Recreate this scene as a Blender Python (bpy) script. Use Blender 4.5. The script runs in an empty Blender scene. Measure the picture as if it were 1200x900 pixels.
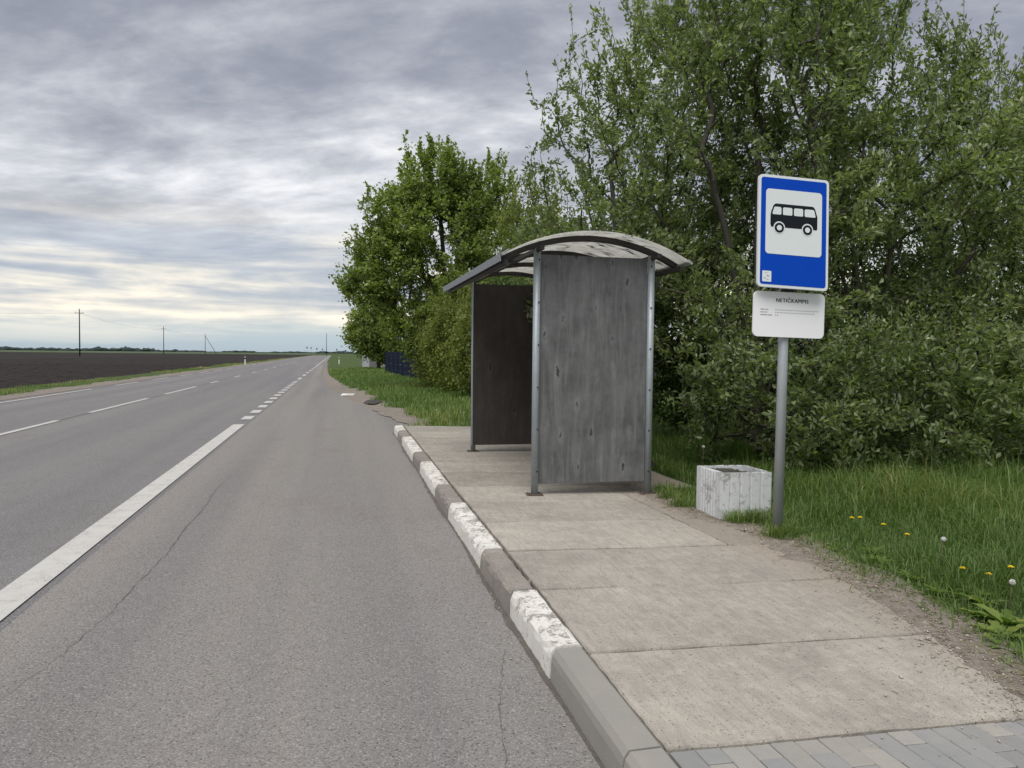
import bpy, bmesh, math, random
import numpy as np
from mathutils import Matrix, Vector
random.seed(7)
S = bpy.context.scene
COL = S.collection
R = math.radians

# ------------------------------------------------------------------ camera
YAW, PITCH, ROLL, EYE = R(13.087), R(2.19), R(0.6), 1.57
cam_d = bpy.data.cameras.new('camera')
cam_d.sensor_width = 36.0; cam_d.lens = 27.0
cam_d.clip_start = 0.05; cam_d.clip_end = 12000
cam = bpy.data.objects.new('camera', cam_d); COL.objects.link(cam)
_cy, _sy, _cp, _sp = math.cos(YAW), math.sin(YAW), math.cos(PITCH), math.sin(PITCH)
fw = Vector((_sy * _cp, _cy * _cp, -_sp)); up0 = Vector((_sy * _sp, _cy * _sp, _cp)); rt0 = Vector((_cy, -_sy, 0))
rt = rt0 * math.cos(ROLL) + up0 * math.sin(ROLL); up = up0 * math.cos(ROLL) - rt0 * math.sin(ROLL)
cam.matrix_world = Matrix(((rt.x, up.x, -fw.x, 0), (rt.y, up.y, -fw.y, 0), (rt.z, up.z, -fw.z, EYE), (0, 0, 0, 1)))
S.camera = cam
S.render.resolution_x, S.render.resolution_y = 1024, 768

# ------------------------------------------------------------------ sky, sun, exposure
SUN_EL, SUN_AZ = R(58), R(215)          # azimuth clockwise from +Y: behind the camera, to its left
sun_d = bpy.data.lights.new('sun', 'SUN'); sun_d.energy = 1.5; sun_d.angle = R(50); sun_d.color = (1.0, 0.965, 0.92)
sun = bpy.data.objects.new('sun', sun_d); COL.objects.link(sun)
sdir = Vector((math.sin(SUN_AZ) * math.cos(SUN_EL), math.cos(SUN_AZ) * math.cos(SUN_EL), math.sin(SUN_EL)))
sun.rotation_euler = sdir.to_track_quat('Z', 'Y').to_euler()
sun.location = sdir * 60
S.view_settings.view_transform = 'Standard'; S.view_settings.look = 'None'
S.view_settings.exposure = 1.15; S.view_settings.gamma = 1.0; S.view_settings.use_curve_mapping = False


class G:
    """small node-graph helper"""
    def __init__(s, nt): s.nt = nt
    def put(s, sock, v):
        if isinstance(v, bpy.types.NodeSocket): s.nt.links.new(v, sock)
        elif isinstance(v, (tuple, list)) and sock.type == 'RGBA' and len(v) == 3: sock.default_value = (*v, 1)
        else: sock.default_value = v
    def n(s, typ, ins=None, **kw):
        nd = s.nt.nodes.new(typ)
        for k, v in kw.items(): setattr(nd, k, v)
        for k, v in (ins or {}).items(): s.put(nd.inputs[k], v)
        return nd
    def math(s, op, a, b=0.0, c=None, clamp=False):
        nd = s.n('ShaderNodeMath', operation=op, use_clamp=clamp); s.put(nd.inputs[0], a); s.put(nd.inputs[1], b)
        if c is not None: s.put(nd.inputs[2], c)
        return nd.outputs[0]
    def mix(s, f, a, b, mode='MIX'):
        nd = s.n('ShaderNodeMix', data_type='RGBA', blend_type=mode); nd.clamp_factor = True
        s.put(nd.inputs[0], f); s.put(nd.inputs[6], a); s.put(nd.inputs[7], b); return nd.outputs[2]
    def ramp(s, f, stops, interp='LINEAR'):
        nd = s.n('ShaderNodeValToRGB'); s.put(nd.inputs[0], f); cr = nd.color_ramp; cr.interpolation = interp
        while len(cr.elements) < len(stops): cr.elements.new(0.5)
        for e, (p, c) in zip(cr.elements, stops):
            e.position = p; e.color = (c, c, c, 1) if isinstance(c, (int, float)) else (*c, 1)
        return nd.outputs[0]
    def noise(s, vec, scale, detail=4.0, rough=0.55, dist=0.0, dim='3D'):
        nd = s.n('ShaderNodeTexNoise', noise_dimensions=dim); s.put(nd.inputs['Vector'], vec); s.put(nd.inputs['Scale'], scale)
        s.put(nd.inputs['Detail'], detail); s.put(nd.inputs['Roughness'], rough); s.put(nd.inputs['Distortion'], dist); return nd.outputs[0]
    def voro(s, vec, scale, out=0, feature='F1', rnd=1.0):
        nd = s.n('ShaderNodeTexVoronoi', feature=feature); s.put(nd.inputs['Vector'], vec); s.put(nd.inputs['Scale'], scale)
        s.put(nd.inputs['Randomness'], rnd); return nd.outputs[out]
    def vscale(s, vec, sc, off=(0, 0, 0)):
        nd = s.n('ShaderNodeMapping'); s.put(nd.inputs[0], vec); nd.inputs[1].default_value = off; nd.inputs[3].default_value = sc; return nd.outputs[0]


world = bpy.data.worlds.new('World'); S.world = world; world.use_nodes = True
wn = world.node_tree; wn.nodes.clear(); g = G(wn)
sky = g.n('ShaderNodeTexSky', sky_type='NISHITA', sun_disc=False); sky.sun_elevation = SUN_EL; sky.sun_rotation = SUN_AZ
dirv = g.n('ShaderNodeTexCoord').outputs['Generated']
sep = g.n('ShaderNodeSeparateXYZ', {0: dirv})
zc = g.math('MAXIMUM', sep.outputs[2], 0.0)
zp = g.math('ADD', zc, 0.16)
lay = g.n('ShaderNodeCombineXYZ', {0: g.math('DIVIDE', sep.outputs[0], zp), 1: g.math('DIVIDE', sep.outputs[1], zp), 2: 0.0}).outputs[0]
lay = g.n('ShaderNodeVectorRotate', {'Vector': lay, 'Angle': R(20)}).outputs[0]
warp = g.n('ShaderNodeTexNoise', {'Vector': lay, 'Scale': 0.35, 'Detail': 3.0}).outputs[1]
lay2 = g.n('ShaderNodeVectorMath', {0: lay, 1: g.n('ShaderNodeVectorMath', {0: warp, 'Scale': 0.9}, operation='SCALE').outputs[0]}, operation='ADD').outputs[0]
big = g.noise(g.vscale(lay2, (0.8, 1.1, 1), (3.1, 1.7, 0)), 0.62, 5, 0.5)
mid = g.noise(g.vscale(lay2, (0.8, 1.25, 1), (7.7, 2.2, 0)), 1.7, 8, 0.60)
fin = g.noise(g.vscale(lay2, (0.9, 1.2, 1), (1.7, 9.2, 0)), 4.4, 7, 0.60)
cl = g.math('ADD', g.math('ADD', g.math('MULTIPLY', big, 0.42), g.math('MULTIPLY', mid, 0.41)), g.math('MULTIPLY', fin, 0.19))
K = 3.5
def sc(c): return tuple(v * K for v in c)
cloud = g.ramp(cl, [(0.41, sc((0.205, 0.217, 0.258))), (0.48, sc((0.285, 0.296, 0.338))), (0.525, sc((0.385, 0.392, 0.428))), (0.575, sc((0.54, 0.542, 0.57))), (0.65, sc((0.86, 0.85, 0.85)))])
# long flat layers low over the horizon, where the sheet thins
az = g.n('ShaderNodeCombineXYZ', {0: g.math('MULTIPLY', sep.outputs[0], 1.3), 1: g.math('MULTIPLY', sep.outputs[1], 1.3), 2: g.math('MULTIPLY', sep.outputs[2], 17.0)}).outputs[0]
streak = g.noise(az, 2.1, 6, 0.55, 0.4)
puff = g.noise(g.vscale(az, (6, 6, 1.7)), 1.6, 5, 0.55, 0.3)
lowc = g.ramp(g.math('ADD', g.math('MULTIPLY', streak, 0.75), g.math('MULTIPLY', puff, 0.25)),
              [(0.36, sc((0.33, 0.37, 0.44))), (0.43, sc((0.45, 0.47, 0.51))), (0.49, sc((0.64, 0.62, 0.585))), (0.56, sc((0.92, 0.84, 0.71)))])
blue = g.mix(0.90, sky.outputs[0], sc((0.31, 0.40, 0.49)))
e = g.math('ADD', sep.outputs[2], g.math('MULTIPLY', g.math('SUBTRACT', streak, 0.5), 0.05))
base = g.mix(g.ramp(e, [(0.012, 0.0), (0.05, 1.0)]), blue, lowc)
over = g.mix(g.ramp(e, [(0.085, 0.0), (0.19, 1.0)]), base, cloud)
full = g.mix(0.05, over, sky.outputs[0])
bg = g.n('ShaderNodeBackground', {0: full, 1: 0.15})
wn.links.new(bg.outputs[0], g.n('ShaderNodeOutputWorld').inputs[0])

# ------------------------------------------------------------------ materials
def mat(name):
    m = bpy.data.materials.new(name); m.use_nodes = True; m.node_tree.nodes.clear()
    return m, G(m.node_tree)
def finish(m, g, color, rough=0.8, bump=None, bstr=0.3, bdist=0.01, metal=0.0, spec=0.5):
    p = g.n('ShaderNodeBsdfPrincipled', {'Base Color': color, 'Roughness': rough, 'Metallic': metal, 'Specular IOR Level': spec})
    if bump is not None:
        p_b = g.n('ShaderNodeBump', {'Height': bump, 'Strength': bstr, 'Distance': bdist}); g.put(p.inputs['Normal'], p_b.outputs[0])
    g.put(g.n('ShaderNodeOutputMaterial').inputs[0], p.outputs[0]); return m
def pos(g): return g.n('ShaderNodeNewGeometry').outputs['Position']
def obj_co(g): return g.n('ShaderNodeTexCoord').outputs['Object']
def rnd(g): return g.n('ShaderNodeObjectInfo').outputs['Random']

def m_plain(name, col, rough=0.6, metal=0.0, var=0.15, scale=9.0, spec=0.5, bstr=0.1):
    m, g = mat(name); P = pos(g); n = g.noise(P, scale, 6, 0.6)
    c = g.mix(n, tuple(v * (1 - var) for v in col), tuple(min(1, v * (1 + var)) for v in col))
    return finish(m, g, c, rough, g.noise(P, scale * 12, 3), bstr, 0.003, metal, spec)

def m_asphalt(name, base, warm, shift):
    m, g = mat(name); P = pos(g)
    big = g.noise(g.vscale(P, (1.0, 0.22, 1), (shift, 0, 0)), 0.55, 5, 0.55)
    trk = g.noise(g.vscale(P, (1.3, 0.03, 1), (shift, 3, 0)), 1.0, 2, 0.5)
    patch = g.noise(P, 1.7, 5, 0.6)
    ag = g.voro(P, 145.0, 1); agv = g.n('ShaderNodeSeparateColor', {0: ag}).outputs[0]
    ag2 = g.n('ShaderNodeSeparateColor', {0: g.voro(P, 60.0, 1)}).outputs[1]
    d2 = g.voro(P, 60.0, 0)
    fine = g.noise(P, 240.0, 2)
    c = g.mix(g.ramp(big, [(0.3, 0.0), (0.7, 1.0)]), base, warm)
    c = g.mix(g.ramp(patch, [(0.35, 0.0), (0.75, 0.45)]), c, tuple(v * 0.80 for v in warm))
    c = g.mix(g.ramp(trk, [(0.38, 0.0), (0.62, 0.6)]), c, tuple(v * k for v, k in zip(warm, (1.34, 1.29, 1.22))))
    blot = g.noise(g.vscale(P, (1.0, 0.5, 1), (shift * 2, 1, 0)), 0.9, 6, 0.65)
    c = g.mix(g.ramp(blot, [(0.55, 0.0), (0.72, 0.45)]), c, tuple(v * k for v, k in zip(warm, (0.80, 0.72, 0.68))))
    oil = g.noise(P, 2.6, 3, 0.5)
    c = g.mix(g.ramp(oil, [(0.70, 0.0), (0.78, 0.5)]), c, tuple(v * 0.5 for v in warm))
    c = g.mix(g.ramp(agv, [(0.0, 0.58), (0.35, 0.0), (0.68, 0.0), (1.0, 0.50)]), c, g.mix(agv, (0.045, 0.043, 0.042), (0.42, 0.405, 0.385)))
    stone = g.math('MULTIPLY', g.math('GREATER_THAN', ag2, 0.90), g.math('LESS_THAN', d2, 0.30))
    c = g.mix(g.math('MULTIPLY', stone, 0.55), c, (0.42, 0.40, 0.375))
    pit = g.math('MULTIPLY', g.math('LESS_THAN', ag2, 0.07), g.math('LESS_THAN', d2, 0.33))
    c = g.mix(g.math('MULTIPLY', pit, 0.65), c, (0.035, 0.033, 0.032))
    c = g.mix(g.math('MULTIPLY', fine, 0.22), c, (0.05, 0.05, 0.05))
    h = g.math('ADD', g.math('MULTIPLY', g.voro(P, 145.0, 0), -0.6), g.math('MULTIPLY', d2, -0.5))
    return finish(m, g, c, 0.9, h, 0.45, 0.004, spec=0.25)

def m_concrete(name, col, var=0.16, stain=0.35, speck=True, objrand=0.12, scale=1.0, warm=(1.0, 0.96, 0.90)):
    m, g = mat(name); P = pos(g)
    a = g.noise(P, 2.2 * scale, 7, 0.62); b = g.noise(P, 14.0 * scale, 5, 0.65); fine = g.noise(P, 150, 3, 0.6)
    lo = tuple(v * (1 - var) for v in col); hi = tuple(v * (1 + var) * w for v, w in zip(col, warm))
    c = g.mix(g.ramp(a, [(0.3, 0.0), (0.7, 1.0)]), lo, hi)
    c = g.mix(g.ramp(b, [(0.45, 0.0), (0.75, stain)]), c, tuple(v * 0.62 for v in col))
    c = g.mix(g.math('MULTIPLY', fine, 0.35), c, tuple(v * 0.55 for v in col))
    if speck:
        v = g.n('ShaderNodeSeparateColor', {0: g.voro(P, 55.0, 1)}).outputs[0]; d = g.voro(P, 55.0, 0)
        c = g.mix(g.math('MULTIPLY', g.math('MULTIPLY', g.math('LESS_THAN', v, 0.10), g.math('LESS_THAN', d, 0.3)), 0.7), c, tuple(x * 0.28 for x in col))
        c = g.mix(g.math('MULTIPLY', g.math('MULTIPLY', g.math('GREATER_THAN', v, 0.88), g.math('LESS_THAN', d, 0.33)), 0.6), c, tuple(min(1, x * 1.55) for x in col))
    c = g.mix(g.math('MULTIPLY', g.math('SUBTRACT', rnd(g), 0.5), 2 * objrand), c, tuple(v * 0.4 for v in col))
    h = g.math('ADD', g.math('MULTIPLY', b, 0.5), g.math('MULTIPLY', fine, 0.5))
    return finish(m, g, c, 0.88, h, 0.5, 0.006, spec=0.25)

def m_slab():
    m, g = mat('pavement slab concrete'); P = pos(g); r = rnd(g)
    off = g.n('ShaderNodeVectorMath', {0: P, 1: g.n('ShaderNodeCombineXYZ', {0: g.math('MULTIPLY', r, 37.0), 1: 0.0, 2: g.math('MULTIPLY', r, 11.0)}).outputs[0]}, operation='ADD').outputs[0]
    a = g.noise(off, 1.5, 8, 0.70); st = g.noise(g.vscale(off, (9, 1.2, 1)), 3.5, 5, 0.65, 0.5); b = g.noise(off, 11.0, 6, 0.7)
    c = g.mix(g.ramp(a, [(0.32, 0.0), (0.68, 1.0)]), (0.292, 0.272, 0.236), (0.458, 0.422, 0.360))
    c = g.mix(g.ramp(st, [(0.42, 0.0), (0.72, 0.7)]), c, (0.24, 0.225, 0.20))
    c = g.mix(g.ramp(b, [(0.48, 0.0), (0.75, 0.5)]), c, (0.55, 0.506, 0.44))
    fine = g.noise(P, 170, 3, 0.65)
    c = g.mix(g.ramp(fine, [(0.35, 0.45), (0.6, 0.0)]), c, (0.17, 0.155, 0.138))
    v = g.n('ShaderNodeSeparateColor', {0: g.voro(P, 80.0, 1)}).outputs[0]; d = g.voro(P, 80.0, 0)
    c = g.mix(g.math('MULTIPLY', g.math('MULTIPLY', g.math('LESS_THAN', v, 0.13), g.math('LESS_THAN', d, 0.32)), 0.65), c, (0.075, 0.068, 0.06))
    c = g.mix(g.math('MULTIPLY', g.math('MULTIPLY', g.math('GREATER_THAN', v, 0.90), g.math('LESS_THAN', d, 0.30)), 0.35), c, (0.44, 0.41, 0.36))
    # grit and rubbed-in soil towards the grassed edge
    X = g.n('ShaderNodeSeparateXYZ', {0: P}).outputs[0]
    wob = g.math('ADD', X, g.math('MULTIPLY', g.math('SUBTRACT', a, 0.5), 0.9))
    c = g.mix(g.ramp(g.math('SUBTRACT', wob, 2.2), [(0.55, 0.0), (1.0, 0.55)]), c, (0.30, 0.248, 0.20))
    tone = g.math('MULTIPLY_ADD', r, 0.22, 0.88)
    c = g.mix(1.0, c, g.n('ShaderNodeCombineColor', {0: tone, 1: tone, 2: tone}).outputs[0], 'MULTIPLY')
    h = g.math('ADD', g.math('MULTIPLY', st, 0.8), g.math('ADD', g.math('MULTIPLY', fine, 0.7), g.math('MULTIPLY', d, -0.5)))
    return finish(m, g, c, 0.9, h, 0.6, 0.006, spec=0.2)

def m_whitewash(name, under, cover, paint=(0.70, 0.68, 0.63), sc_=1.0):
    m, g = mat(name); P = pos(g)
    a = g.noise(P, 9 * sc_, 8, 0.7); b = g.noise(P, 60 * sc_, 5, 0.65)
    n = g.math('ADD', g.math('MULTIPLY', a, 0.65), g.math('MULTIPLY', b, 0.35))
    up_ = g.math('MULTIPLY', g.n('ShaderNodeSeparateXYZ', {0: g.n('ShaderNodeNewGeometry').outputs['Normal']}).outputs[2], 0.07)   # treads wear off first
    k = g.ramp(g.math('ADD', n, up_), [(cover - 0.03, 0.0), (cover + 0.035, 1.0)])
    pc = g.mix(g.noise(P, 4, 5), tuple(v * 0.86 for v in paint), paint)
    uc = g.mix(g.noise(P, 18, 5), tuple(v * 0.7 for v in under), tuple(v * 1.2 for v in under))
    c = g.mix(k, pc, uc)
    c = g.mix(g.ramp(g.noise(P, 23, 4), [(0.56, 0.0), (0.78, 0.5)]), c, (0.22, 0.19, 0.15))
    return finish(m, g, c, 0.85, g.math('ADD', g.math('MULTIPLY', k, -0.6), b), 0.4, 0.004, spec=0.25)

def m_roadpaint():
    m, g = mat('worn road paint'); P = pos(g)
    n = g.math('ADD', g.math('MULTIPLY', g.noise(P, 6, 6, 0.7), 0.5), g.math('MULTIPLY', g.noise(P, 70, 4, 0.7), 0.5))
    c = g.mix(g.ramp(n, [(0.50, 0.0), (0.60, 0.55), (0.72, 0.8)]), (0.53, 0.52, 0.49), (0.23, 0.225, 0.22))
    c = g.mix(g.math('MULTIPLY', g.noise(P, 1.3, 4), 0.30), c, (0.34, 0.325, 0.30))
    return finish(m, g, c, 0.75, g.noise(P, 120, 3), 0.4, 0.003, spec=0.3)

def m_ply(name, c0, c1, knot, streak):
    m, g = mat(name); P = obj_co(g)
    a = g.noise(P, 2.6, 7, 0.68); v1 = g.noise(g.vscale(P, (14, 14, 1.6)), 1.0, 6, 0.65, 0.6); fine = g.noise(g.vscale(P, (90, 90, 14)), 1.0, 4, 0.6)
    c = g.mix(g.ramp(a, [(0.36, 0.0), (0.64, 1.0)]), c0, c1)
    c = g.mix(g.ramp(v1, [(0.45, 0.0), (0.70, 0.8)]), c, streak)
    c = g.mix(g.math('MULTIPLY', fine, 0.4), c, tuple(x * 0.55 for x in c0))
    sx = g.n('ShaderNodeSeparateXYZ', {0: g.n('ShaderNodeVectorMath', {0: P, 1: g.n('ShaderNodeVectorMath', {0: g.n('ShaderNodeTexNoise', {'Vector': P, 'Scale': 16.0, 'Detail': 4.0}).outputs[1], 'Scale': 0.06}, operation='SCALE').outputs[0]}, operation='ADD').outputs[0]}); cell = g.n('ShaderNodeCombineXYZ', {0: g.math('MULTIPLY', sx.outputs[0], 5.6), 1: g.math('MULTIPLY', sx.outputs[2], 2.0), 2: 0.0}).outputs[0]
    d = g.n('ShaderNodeTexVoronoi', {'Vector': cell, 'Scale': 1.0, 'Randomness': 0.8}, voronoi_dimensions='2D')
    kr = g.n('ShaderNodeSeparateColor', {0: d.outputs[1]}); dd = g.math('ADD', g.math('ADD', d.outputs[0], g.math('MULTIPLY', kr.outputs[0], 0.20)), g.math('MULTIPLY', g.noise(P, 34, 5, 0.65), 0.26))
    c = g.mix(g.ramp(dd, [(0.20, 0.0), (0.28, 0.22), (0.46, 0.0)]), c, tuple(min(1, x * 1.45) for x in streak))
    c = g.mix(g.ramp(dd, [(0.20, 0.9), (0.27, 0.0)]), c, knot)
    scr = g.noise(g.vscale(P, (7, 7, 40)), 1.0, 5, 0.7)
    c = g.mix(g.ramp(scr, [(0.64, 0.0), (0.74, 0.35)]), c, tuple(min(1, x * 1.7) for x in streak))
    return finish(m, g, c, 0.62, g.math('ADD', v1, fine), 0.35, 0.003, spec=0.35)

def m_poly():
    m, g = mat('stained polycarbonate'); P = obj_co(g)
    n = g.noise(g.vscale(P, (3.0, 1.2, 1)), 1.6, 7, 0.7, 0.6); dirt = g.noise(P, 5, 6, 0.6)
    blot = g.noise(g.vscale(P, (1.1, 2.6, 1)), 3.3, 6, 0.7, 1.2)
    c = g.mix(g.ramp(dirt, [(0.3, 0.0), (0.8, 0.7)]), (0.86, 0.86, 0.83), (0.58, 0.565, 0.525))
    flute = g.math('SINE', g.math('MULTIPLY', g.n('ShaderNodeSeparateXYZ', {0: P}).outputs[1], 260.0))
    c = g.mix(g.math('MULTIPLY', g.ramp(flute, [(0.5, 0.0), (1.0, 0.25)]), 1.0), c, (0.33, 0.31, 0.27))
    c = g.mix(g.ramp(blot, [(0.545, 0.0), (0.62, 0.92)]), c, (0.035, 0.03, 0.026))
    dif = g.n('ShaderNodeBsdfDiffuse', {0: c}); trn = g.n('ShaderNodeBsdfTranslucent', {0: c})
    mx = g.n('ShaderNodeMixShader', {0: 0.75, 1: dif.outputs[0], 2: trn.outputs[0]})
    gl = g.n('ShaderNodeBsdfGlossy', {0: (0.8, 0.8, 0.8), 1: 0.3})
    mx2 = g.n('ShaderNodeMixShader', {0: 0.05, 1: mx.outputs[0], 2: gl.outputs[0]})
    g.put(g.n('ShaderNodeOutputMaterial').inputs[0], mx2.outputs[0]); return m

def m_leaf(name, stops, trans=0.35, spec=0.35, rough=0.5):
    m, g = mat(name)
    v = g.n('ShaderNodeAttribute', attribute_name='v').outputs['Fac']
    c = g.ramp(v, stops)
    p = g.n('ShaderNodeBsdfPrincipled', {'Base Color': c, 'Roughness': rough, 'Specular IOR Level': spec})
    t = g.n('ShaderNodeBsdfTranslucent', {0: g.mix(1.0, c, (1.25, 1.45, 0.6), 'MULTIPLY')})
    mx = g.n('ShaderNodeMixShader', {0: trans, 1: p.outputs[0], 2: t.outputs[0]})
    g.put(g.n('ShaderNodeOutputMaterial').inputs[0], mx.outputs[0]); return m

def m_bark(name, a, b):
    m, g = mat(name); P = obj_co(g); n = g.noise(g.vscale(P, (1, 1, 0.25)), 22, 5, 0.65)
    return finish(m, g, g.mix(n, a, b), 0.9, n, 0.7, 0.02, spec=0.2)

def m_soil(name, a, b, c3, scale=1.0):
    m, g = mat(name); P = pos(g)
    n = g.noise(P, 3.0 * scale, 8, 0.68); f = g.noise(P, 40 * scale, 5, 0.65); L = g.noise(g.vscale(P, (0.05, 0.02, 1)), 1.0, 4, 0.5)
    c = g.mix(g.ramp(n, [(0.35, 0.0), (0.7, 1.0)]), a, b)
    c = g.mix(g.ramp(f, [(0.5, 0.0), (0.75, 0.7)]), c, c3)
    c = g.mix(g.math('MULTIPLY', L, 0.4), c, a)
    return finish(m, g, c, 0.95, g.math('ADD', n, g.math('MULTIPLY', f, 0.4)), 0.8, 0.04, spec=0.15)

def m_galv(name, col=(0.36, 0.39, 0.41), rough=0.5):
    m, g = mat(name); P = obj_co(g)
    n = g.noise(g.vscale(P, (1, 1, 0.4)), 9, 6, 0.6); sp = g.voro(P, 60, 1); v = g.n('ShaderNodeSeparateColor', {0: sp}).outputs[0]
    c = g.mix(n, tuple(x * 0.72 for x in col), tuple(x * 1.2 for x in col)); c = g.mix(g.math('MULTIPLY', v, 0.18), c, (0.55, 0.57, 0.58))
    return finish(m, g, c, rough, n, 0.1, 0.002, 0.35)

MAT = dict(
    road=m_asphalt('road asphalt', (0.165, 0.163, 0.170), (0.178, 0.174, 0.177), 3.0),
    bay=m_asphalt('bus bay asphalt', (0.186, 0.181, 0.177), (0.212, 0.203, 0.195), 11.0),
    paint=m_roadpaint(), slab=m_slab(),
    crack=m_plain('crack tar', (0.085, 0.078, 0.072), 0.95), seam=m_plain('asphalt seam', (0.085, 0.083, 0.085), 0.95),
    kerb=m_concrete('weathered kerb concrete', (0.275, 0.258, 0.235), 0.2, 0.45), kerb_new=m_concrete('new kerb concrete', (0.30, 0.295, 0.275), 0.1, 0.12, speck=False),
    kerb_white=m_whitewash('whitewashed kerb', (0.26, 0.245, 0.22), 0.60),
    paver_a=m_concrete('blue grey paver', (0.29, 0.295, 0.295), 0.10, 0.25, speck=False, objrand=0.25), paver_b=m_concrete('beige grey paver', (0.345, 0.338, 0.315), 0.08, 0.25, speck=False, objrand=0.2),
    grime=m_soil('kerb foot grime', (0.13, 0.117, 0.104), (0.185, 0.170, 0.154), (0.24, 0.222, 0.20), 4),
    joint=m_soil('joint soil', (0.026, 0.022, 0.018), (0.055, 0.047, 0.038), (0.09, 0.08, 0.063), 5),
    dirt=m_soil('dry trodden dirt', (0.20, 0.170, 0.142), (0.33, 0.290, 0.25), (0.42, 0.38, 0.33), 4.0),
    shoulder=m_soil('gravelly road shoulder', (0.18, 0.158, 0.134), (0.285, 0.255, 0.222), (0.37, 0.335, 0.29), 1.5),
    field=m_soil('ploughed dark soil', (0.020, 0.0165, 0.0155), (0.040, 0.033, 0.030), (0.064, 0.053, 0.046), 0.5),
    ground=m_soil('grassy soil', (0.048, 0.076, 0.022), (0.078, 0.115, 0.036), (0.105, 0.125, 0.055), 0.8),
    ply_out=m_ply('weathered grey plywood', (0.082, 0.083, 0.084), (0.155, 0.157, 0.158), (0.030, 0.030, 0.030), (0.205, 0.207, 0.208)),
    ply_in=m_ply('dark film plywood', (0.042, 0.035, 0.031), (0.062, 0.053, 0.048), (0.022, 0.02, 0.018), (0.075, 0.066, 0.058)),
    galv=m_galv('painted grey steel', (0.33, 0.37, 0.39)), signpost=m_galv('galvanised post', (0.38, 0.41, 0.43)),
    rib=m_plain('dark brown steel', (0.026, 0.021, 0.019), 0.55), rust=m_plain('rusty plate', (0.10, 0.07, 0.052), 0.9, var=0.4), bolt=m_plain('bolt steel', (0.03, 0.03, 0.03), 0.5, 0.4),
    poly=m_poly(), gutter=m_galv('zinc strip', (0.24, 0.26, 0.285), 0.55),
    blue=m_plain('sign blue', (0.0, 0.050, 0.40), 0.5, var=0.06, scale=3, bstr=0.0, spec=0.12), sign_white=m_plain('reflective white', (0.62, 0.66, 0.66), 0.4, var=0.05, scale=3, bstr=0.0),
    sign_edge=m_plain('sign rim white', (0.62, 0.66, 0.67), 0.4, var=0.05, bstr=0.0), plate_white=m_plain('plate white', (0.84, 0.84, 0.86), 0.4, var=0.03, scale=2, bstr=0.0),
    black=m_plain('print black', (0.010, 0.012, 0.016), 0.6, bstr=0.0, spec=0.12), ink=m_plain('faded ink', (0.36, 0.36, 0.37), 0.5, bstr=0.0), back=m_galv('sign back', (0.32, 0.33, 0.34)),
    block=m_whitewash('whitewashed block', (0.30, 0.30, 0.29), 0.565, (0.60, 0.615, 0.62), 0.5), mossy=m_soil('litter', (0.05, 0.045, 0.035), (0.14, 0.13, 0.11), (0.25, 0.23, 0.2), 5),
    willow=m_leaf('willow leaf', [(0.0, (0.127, 0.164, 0.071)), (0.45, (0.203, 0.249, 0.106)), (0.8, (0.282, 0.321, 0.158)), (1.0, (0.507, 0.550, 0.336))], 0.48, 0.6, 0.42),
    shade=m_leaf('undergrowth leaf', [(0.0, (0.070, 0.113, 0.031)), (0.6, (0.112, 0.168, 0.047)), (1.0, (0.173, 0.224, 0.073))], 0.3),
    maple=m_leaf('maple leaf', [(0.0, (0.151, 0.193, 0.057)), (0.5, (0.226, 0.282, 0.080)), (0.85, (0.286, 0.341, 0.101)), (1.0, (0.388, 0.410, 0.144))], 0.44),
    hedge=m_leaf('hedge leaf', [(0.0, (0.116, 0.146, 0.033)), (0.5, (0.185, 0.219, 0.053)), (0.85, (0.254, 0.278, 0.076)), (1.0, (0.339, 0.336, 0.127))], 0.40),
    grass=m_leaf('grass blade', [(0.0, (0.075, 0.127, 0.030)), (0.5, (0.117, 0.188, 0.048)), (0.85, (0.180, 0.241, 0.065)), (0.95, (0.300, 0.278, 0.107)), (1.0, (0.450, 0.345, 0.189))], 0.35),
    weed=m_leaf('broad weed leaf', [(0.0, (0.091, 0.156, 0.028)), (0.6, (0.143, 0.221, 0.044)), (1.0, (0.247, 0.286, 0.066))], 0.35),
    straw=m_leaf('dry straw', [(0.0, (0.16, 0.125, 0.08)), (1.0, (0.36, 0.30, 0.21))], 0.2),
    petal=m_plain('dandelion yellow', (0.85, 0.66, 0.01), 0.6, bstr=0.0), fluff=m_plain('dandelion fluff', (0.52, 0.52, 0.48), 0.9, bstr=0.0),
    bark=m_bark('grey willow bark', (0.036, 0.032, 0.027), (0.095, 0.087, 0.073)), bark2=m_bark('maple bark', (0.035, 0.030, 0.024), (0.085, 0.072, 0.058)),
    fence=m_plain('navy sheet metal', (0.006, 0.011, 0.034), 0.8, 0.0, var=0.25, spec=0.1), wood=m_bark('pole wood', (0.035, 0.034, 0.035), (0.075, 0.073, 0.072)),
    wire=m_plain('wire', (0.09, 0.09, 0.1), 0.6), pwhite=m_plain('post white', (0.72, 0.72, 0.70), 0.5), shed=m_plain('shed render', (0.36, 0.37, 0.38), 0.8), shedroof=m_plain('shed roof', (0.13, 0.13, 0.135), 0.7),
    farwood=m_plain('far woodland', (0.030, 0.044, 0.042), 0.95, var=0.35, scale=0.03), farfield=m_plain('far green field', (0.055, 0.085, 0.032), 0.95, var=0.25, scale=0.01),  # far woodland: distance haze is put into its colour as a bluish tint
    pebble=m_concrete('pebble', (0.42, 0.385, 0.335), 0.3, 0.2, objrand=0.0), water=m_plain('muddy drain', (0.045, 0.04, 0.034), 0.75), paper=m_plain('faded paper', (0.42, 0.41, 0.38), 0.8),
)

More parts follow.
